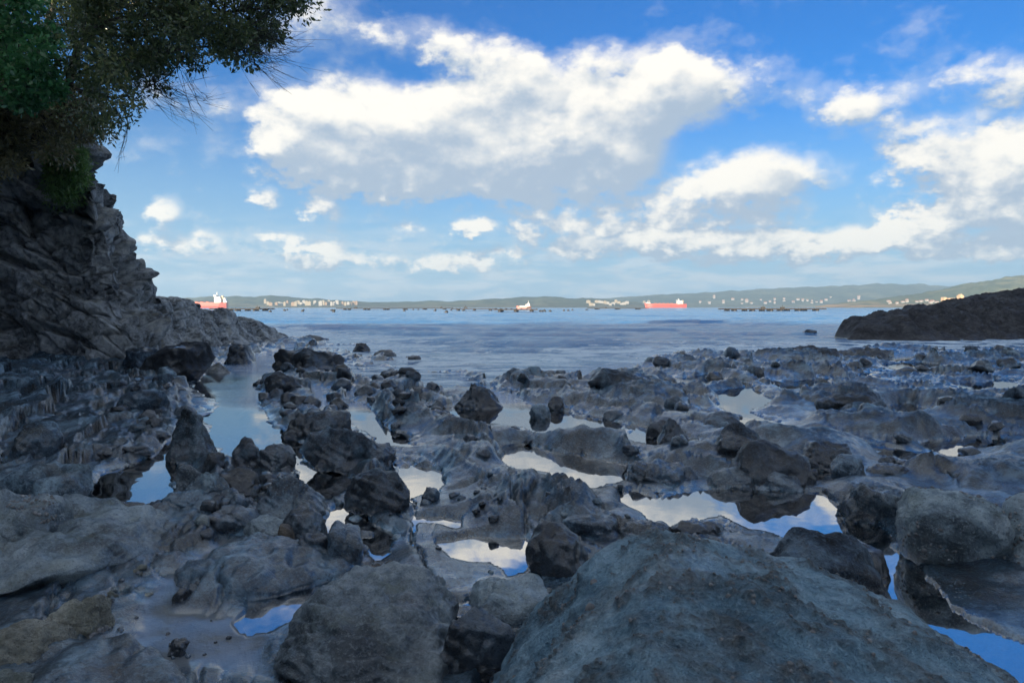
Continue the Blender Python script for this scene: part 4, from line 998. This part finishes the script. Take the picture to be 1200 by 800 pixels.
def on_hill(name, px, py):
    pxs, Yv, X, Y, Z = HILLS[name]; i = int(np.argmin(np.abs(pxs - px)))
    need = CAM_Z + (360 - py) / FPX * Yv; k = np.where(Z[i] >= need)[0]
    k = int(k[0]) if len(k) else 20
    return X[i, k], Y[i, k], Z[i, k]
def plain_mat(name, col, rough=.8, nscale=.3, var=.25):
    m, n, out = new_mat(name); gp = n.geo()['Position']; c2 = tuple(q * (1 - var) for q in col)
    n.l.new(n.principled(n.ramp(n.noise(gp, nscale, 4), [(.35, c2), (.65, col)]), rough), out.inputs['Surface']); return m
M['w_white'] = plain_mat('white_render', (.34, .33, .31)); M['w_cream'] = plain_mat('cream_render', (.30, .26, .19)); M['w_orange'] = plain_mat('ochre_render', (.28, .19, .12))
M['rooftile'] = plain_mat('roof_tiles', (.36, .15, .08)); M['stone_gold'] = plain_mat('golden_stone', (.68, .46, .24))

hproto = {}
def house(px, py, hill_name, w_, d_, h_, wall, label, group, cat='building', name='house'):
    x, y, z = on_hill(hill_name, px, py)
    key = (wall, name)
    if key not in hproto:
        a = MB(); a.box(-.5, .5, -.5, .5, -.5, 1.0); rf = MB()
        if name == 'house':
            rf.add([(-.56, -.56, .98), (.56, -.56, .98), (.56, .56, .98), (-.56, .56, .98), (-.56, 0, 1.42), (.56, 0, 1.42)], [(0, 3, 2, 1), (0, 1, 5, 4), (2, 3, 4, 5), (1, 2, 5), (3, 0, 4)])
        else:
            rf.box(-.52, .52, -.52, .52, 1.001, 1.06); rf.box(-.2, .15, -.2, .2, 1.06, 1.2)
        t = empty(name); ch = [a.build('walls', M[wall], t), rf.build('roof', M['rooftile'] if name == 'house' else M[wall], t)]; hproto[key] = (t, ch, [False])
    t0, ch0, used = hproto[key]
    if not used[0]: t = t0; used[0] = True
    else:
        t = t0.copy(); COL.objects.link(t)
        for c in ch0: cc = c.copy(); COL.objects.link(cc); cc.parent = t
    t.location = (x, y, z); t.scale = (w_, d_, h_); t.rotation_euler = (0, 0, 0); tag(t, label, cat, group)
rs = np.random.RandomState(5)
for i in range(30):
    px = 312 + i * 3.7 + rs.uniform(-1, 1)
    house(px, 358.6 - rs.uniform(0, 3.2), 'wooded_hills', rs.uniform(9, 17), 10, rs.uniform(9, 19), ['w_cream', 'w_orange', 'w_white'][rs.randint(3)], 'small sunlit block of the waterfront town below the wooded hill', 'town blocks below the wooded hill', name='town_block')
for i in range(22):
    px = 690 + i * 3.2 + rs.uniform(-1, 1)
    house(px, 358.8 - rs.uniform(0, 4.5), 'wooded_hills' if px < 735 else 'far_hills', rs.uniform(10, 20), 12, rs.uniform(8, 14), ['w_cream', 'w_cream', 'w_white'][rs.randint(3)], 'pale building of the far harbour behind the red tanker', 'harbour buildings on the far shore', name='harbour_shed')
for i in range(46):
    px = rs.uniform(815, 1010); py = 356.5 - abs(rs.normal()) * 4 - (px - 900) * .012
    house(px, py, 'far_hills', rs.uniform(9, 20), 12, rs.uniform(5, 11), 'w_white', 'tiny white house scattered on the far hillside', 'white houses on the far hillside')
for i in range(12):
    px = rs.uniform(1040, 1098); house(px, 356.5 - rs.uniform(0, 3), 'coast_hill', rs.uniform(7, 13), 8, rs.uniform(4, 6), 'w_white', 'white cottage on the sunlit coast next to the golden fortress', 'white cottages on the sunlit coast')
for px in (1128, 1134): house(px, 351, 'coast_hill', 8, 8, 5, 'w_white', 'white cottage on the slope right beside the golden fortress tower', 'cottages by the fortress tower')
x, y, z = on_hill('coast_hill', 1115, 355.5)
t = empty('fortress', (x, y, z - 1))
b = MB(); b.box(-30, 30, -10, 10, -4, 15); b.build('curtain_wall', M['stone_gold'], t)
b = MB(); b.box(-34, -26.5, -11, 9, -4, 21); b.build('tower', M['stone_gold'], t)
b = MB(); b.box(22, 34, -11.5, 9, -4, 28); b.box(25, 31, -8, 5, 28, 32); b.build('tower', M['stone_gold'], t)
b = MB(); b.box(-20, 18, -8, 8, 15, 18, 1, 2); b.build('hall_roof', M['stone_gold'], t)
tag(t, 'golden stone fortress with two towers lit by low sun on the right-hand coast', 'fortress')

# ------------------------------------------------------------------ ships
M['hull_red'] = plain_mat('red_hull', (.62, .085, .045), .45); M['ship_white'] = plain_mat('ship_white', (.85, .82, .74), .4, var=.08); M['deck_red'] = plain_mat('deck_red', (.55, .16, .08), .6)
M['ship_dark'] = plain_mat('ship_dark', (.03, .03, .035), .5); M['ship_buff'] = plain_mat('ship_buff', (.55, .42, .26), .5)
def hull_mesh(Ls, B, Hh_, raise_bow, sheer):
    st = np.linspace(-.5, .5, 24); mb = MB(); rings = []
    for u in st:
        bw = B / 2 * min(1, ((u + .5) / .16) ** .55 if u < -.34 else 1) * (1 - .25 * max(0, (u - .38) / .12))
        bw = max(bw, .25); top = Hh_ * (1 + (raise_bow if u < -.40 else 0) + sheer * (2 * u) ** 2)
        rk = -Ls * .03 * max(0, (-u - .40) / .1)
        rings.append([(u * Ls, -bw * .82, -3), (u * Ls + rk * .3, -bw, Hh_ * .35), (u * Ls + rk, -bw * 1.0, top), (u * Ls + rk, bw, top), (u * Ls + rk * .3, bw, Hh_ * .35), (u * Ls, bw * .82, -3)])
    vs = [p for r in rings for p in r]; k = 6
    fs = [(i * k + j, i * k + (j + 1) % k, (i + 1) * k + (j + 1) % k, (i + 1) * k + j) for i in range(len(st) - 1) for j in range(k)]
    fs += [tuple(range(k))[::-1], tuple((len(st) - 1) * k + j for j in range(k))]
    mb.add(vs, fs); return mb
def tanker(label, px0, px1, D, Hh_, house_h, white_bow, stern_frame):
    Ls = (px1 - px0) / FPX * D; xc = ((px0 + px1) / 2 - 600) / FPX * D
    t = empty('tanker', (xc, D, 0), R(4))
    hull_mesh(Ls, 24, Hh_, .18, .03).build('hull', M['hull_red'], t)
    b = MB(); b.box(-Ls * .36, Ls * .26, -9, 9, Hh_ + .02, Hh_ + 1.2); b.build('deck', M['deck_red'], t)
    for u in (-.26, -.16, -.06, .04, .14):
        b = MB(); b.box(u * Ls - 4, u * Ls + 4, -8, 8, Hh_ + 1.2, Hh_ + 3.2, 1, 1); b.build('hatch', M['deck_red'], t)
    x0, x1 = Ls * .28, Ls * .40
    b = MB(); b.box(x0, x1, -10, 10, Hh_, Hh_ + house_h * .55); b.box(x0 + 1, x1 - 2, -9, 9, Hh_ + house_h * .55, Hh_ + house_h * .8); dh = b.build('deckhouse', M['ship_white'], t)
    b = MB(); b.box(x0 - 1, x0 + 6, -13, 13, Hh_ + house_h * .80, Hh_ + house_h); b.build('bridge', M['ship_white'], dh)
    for k_ in range(3):
        b = MB(); b.box(x0 + 1.5, x1 - 1.5, -10.06, -10.0, Hh_ + house_h * (.1 + .16 * k_), Hh_ + house_h * (.15 + .16 * k_)); b.build('window_row', M['ship_dark'], dh)
    b = MB(); b.tube([(x0 + 5, 0, Hh_ + house_h), (x0 + 5, 0, Hh_ + house_h * 1.45)], [.9, .5], 6); b.box(x0 + 3.5, x0 + 6.5, -3, 3, Hh_ + house_h * 1.2, Hh_ + house_h * 1.26); b.build('mast', M['ship_white'], t)
    b = MB(); b.box(x1 - 1, x1 + 5.5, -3.5, 3.5, Hh_, Hh_ + house_h * .95, .6, .6); b.build('funnel', M['ship_buff'], t)
    if stern_frame:
        b = MB(); b.box(Ls * .445, Ls * .485, -8, 8, Hh_, Hh_ + house_h * .62, .6, 0); b.tube([(Ls * .47, -6, Hh_ + house_h * .6), (Ls * .505, -6, Hh_ + 1)], [1.6, 1.6], 5); b.build('lifeboat_frame', M['ship_white'], t)
    if white_bow:
        b = MB(); b.box(-Ls * .50, -Ls * .385, -7, 7, Hh_ * 1.2, Hh_ * 1.2 + house_h * .18, 2, 2); b.tube([(-Ls * .46, 0, Hh_ * 1.2), (-Ls * .46, 0, Hh_ * 1.2 + house_h * .5)], [.7, .4], 5); b.build('forecastle', M['ship_white'], t)
    tag(t, label, 'ship'); return t
tanker('big red tanker with tall white stern house anchored beyond the tip of the cliff', 205, 266, 2000, 15, 22, True, True)
tanker('smaller red tanker with a cream stern house before the far harbour buildings', 756, 804, 2600, 14, 15, True, False)
t = empty('workboat', ((614 - 600) / FPX * 820, 820, 0), R(-3))
hull_mesh(17, 5, 2.4, .35, .1).build('hull', plain_mat('faded_red_hull', (.50, .20, .16), .5), t)
b = MB(); b.box(-5, 7, -2, 2, 2.4, 3.4); b.box(2.2, 7, -1.8, 1.8, 3.4, 5.2); b.box(4, 6.5, -1.6, 1.6, 5.2, 6.6, .3, .2); b.build('wheelhouse', M['ship_white'], t)
b = MB(); b.tube([(5.4, 0, 6.6), (5.4, 0, 9.5)], [.18, .1], 6); b.build('mast', M['ship_white'], t)
tag(t, 'small red and white workboat moored behind the mussel rafts', 'boat')

# ------------------------------------------------------------------ mussel rafts and floats
M['raft_wood'] = plain_mat('raft_wood', (.035, .032, .03), .8); M['float_dark'] = plain_mat('float_dark', (.03, .032, .035), .6)
def raft(label, px0, px1, D, seed):
    wdt = (px1 - px0) / FPX * D; xc = ((px0 + px1) / 2 - 600) / FPX * D; L2 = 18
    t = empty('mussel_raft', (xc, D, 0), R(np.random.RandomState(seed).uniform(-3, 3)))
    bm_ = MB(); bm_.box(-wdt / 2, wdt / 2, -.16, .16, .65, 1.0); first = None
    for k in range(5):
        if first is None: o = bm_.build('long_beam', M['raft_wood'], t); first = o
        else: o = first.copy(); COL.objects.link(o); o.parent = t
        o.location = (0, -L2 / 2 + k * L2 / 4, 0)
    cb = MB(); cb.box(-.12, .12, -L2 / 2, L2 / 2, 1.003, 1.2); first = None; nb_ = max(8, int(wdt / 1.6))
    for k in range(nb_):
        if first is None: o = cb.build('cross_beam', M['raft_wood'], t); first = o
        else: o = first.copy(); COL.objects.link(o); o.parent = t
        o.location = (-wdt / 2 + .3 + k * (wdt - .6) / (nb_ - 1), 0, 0)
    fl_ = MB(); fl_.tube([(0, -2.2, .2), (0, -1.8, .2), (0, 1.8, .2), (0, 2.2, .2)], [.3, .75, .75, .3], 10); first = None
    for fx in (-.36, 0, .36):
        for fy in (-5.5, 5.5):
            if first is None: o = fl_.build('float', M['float_dark'], t, True); first = o
            else: o = first.copy(); COL.objects.link(o); o.parent = t
            o.location = (fx * wdt, fy, 0)
    hb = MB(); hb.box(-.8, .8, -.7, .7, 1.205, 1.75); hb.tube([(0, 0, 1.75), (0, 0, 2.6)], [.09, .06], 5); o = hb.build('deck_hut', M['raft_wood'], t); o.location = (wdt * (.3 if seed % 2 else -.2), 0, 0)
    tag(t, label, 'raft', 'mussel rafts in the bay')
raft('dark mussel raft floating by the stern of the big red tanker', 256, 314, 300, 1)
raft('low mussel raft lying off the waterfront town', 398, 462, 420, 2)
raft('thin mussel raft between the waterfront town and the workboat', 466, 530, 480, 3)
raft('black timber mussel raft just left of the one by the workboat', 530, 582, 330, 4)
raft('black timber mussel raft in front of the workboat', 580, 630, 240, 5)
raft('flat black mussel raft moored by the bow of the smaller tanker', 690, 757, 520, 6)
raft('long dark mussel raft below the scattered white houses', 848, 905, 290, 7)
raft('dark mussel raft joined to the end of the long one below the white houses', 899, 957, 305, 8)
fb0 = None; rs = np.random.RandomState(9)
for k in range(30):
    px = [rs.uniform(316, 396), rs.uniform(632, 690), rs.uniform(460, 560)][k % 3]; D = rs.uniform(190, 420)
    if fb0 is None:
        q = MB(); q.tube([(0, 0, -.3), (0, 0, 0), (0, 0, .45), (0, 0, .7)], [.3, .55, .5, .15], 10); o = q.build('mooring_float', M['float_dark'], None, True); fb0 = o
    else: o = fb0.copy(); COL.objects.link(o)
    o.location = ((px - 600) / FPX * D, D, 0); tag(o, 'small dark mooring float bobbing on the water among the mussel rafts', 'float', 'mooring floats among the rafts')

# ------------------------------------------------------------------ haze over the bay
m = bpy.data.materials.new('haze_air'); m.use_nodes = True; m.node_tree.nodes.clear(); n = NT(m.node_tree)
o_ = n.n.new('ShaderNodeOutputMaterial'); pv = n.n.new('ShaderNodeVolumePrincipled')
pv.inputs['Color'].default_value = (.52, .77, 1.0, 1); pv.inputs['Density'].default_value = 0.00016; pv.inputs['Anisotropy'].default_value = 0.2
n.l.new(pv.outputs[0], o_.inputs['Volume'])
b = MB(); b.box(-7900, 7900, -140, 7400, -3.0, 265); hz = b.build('haze', m); hz['kind'] = 'stuff'
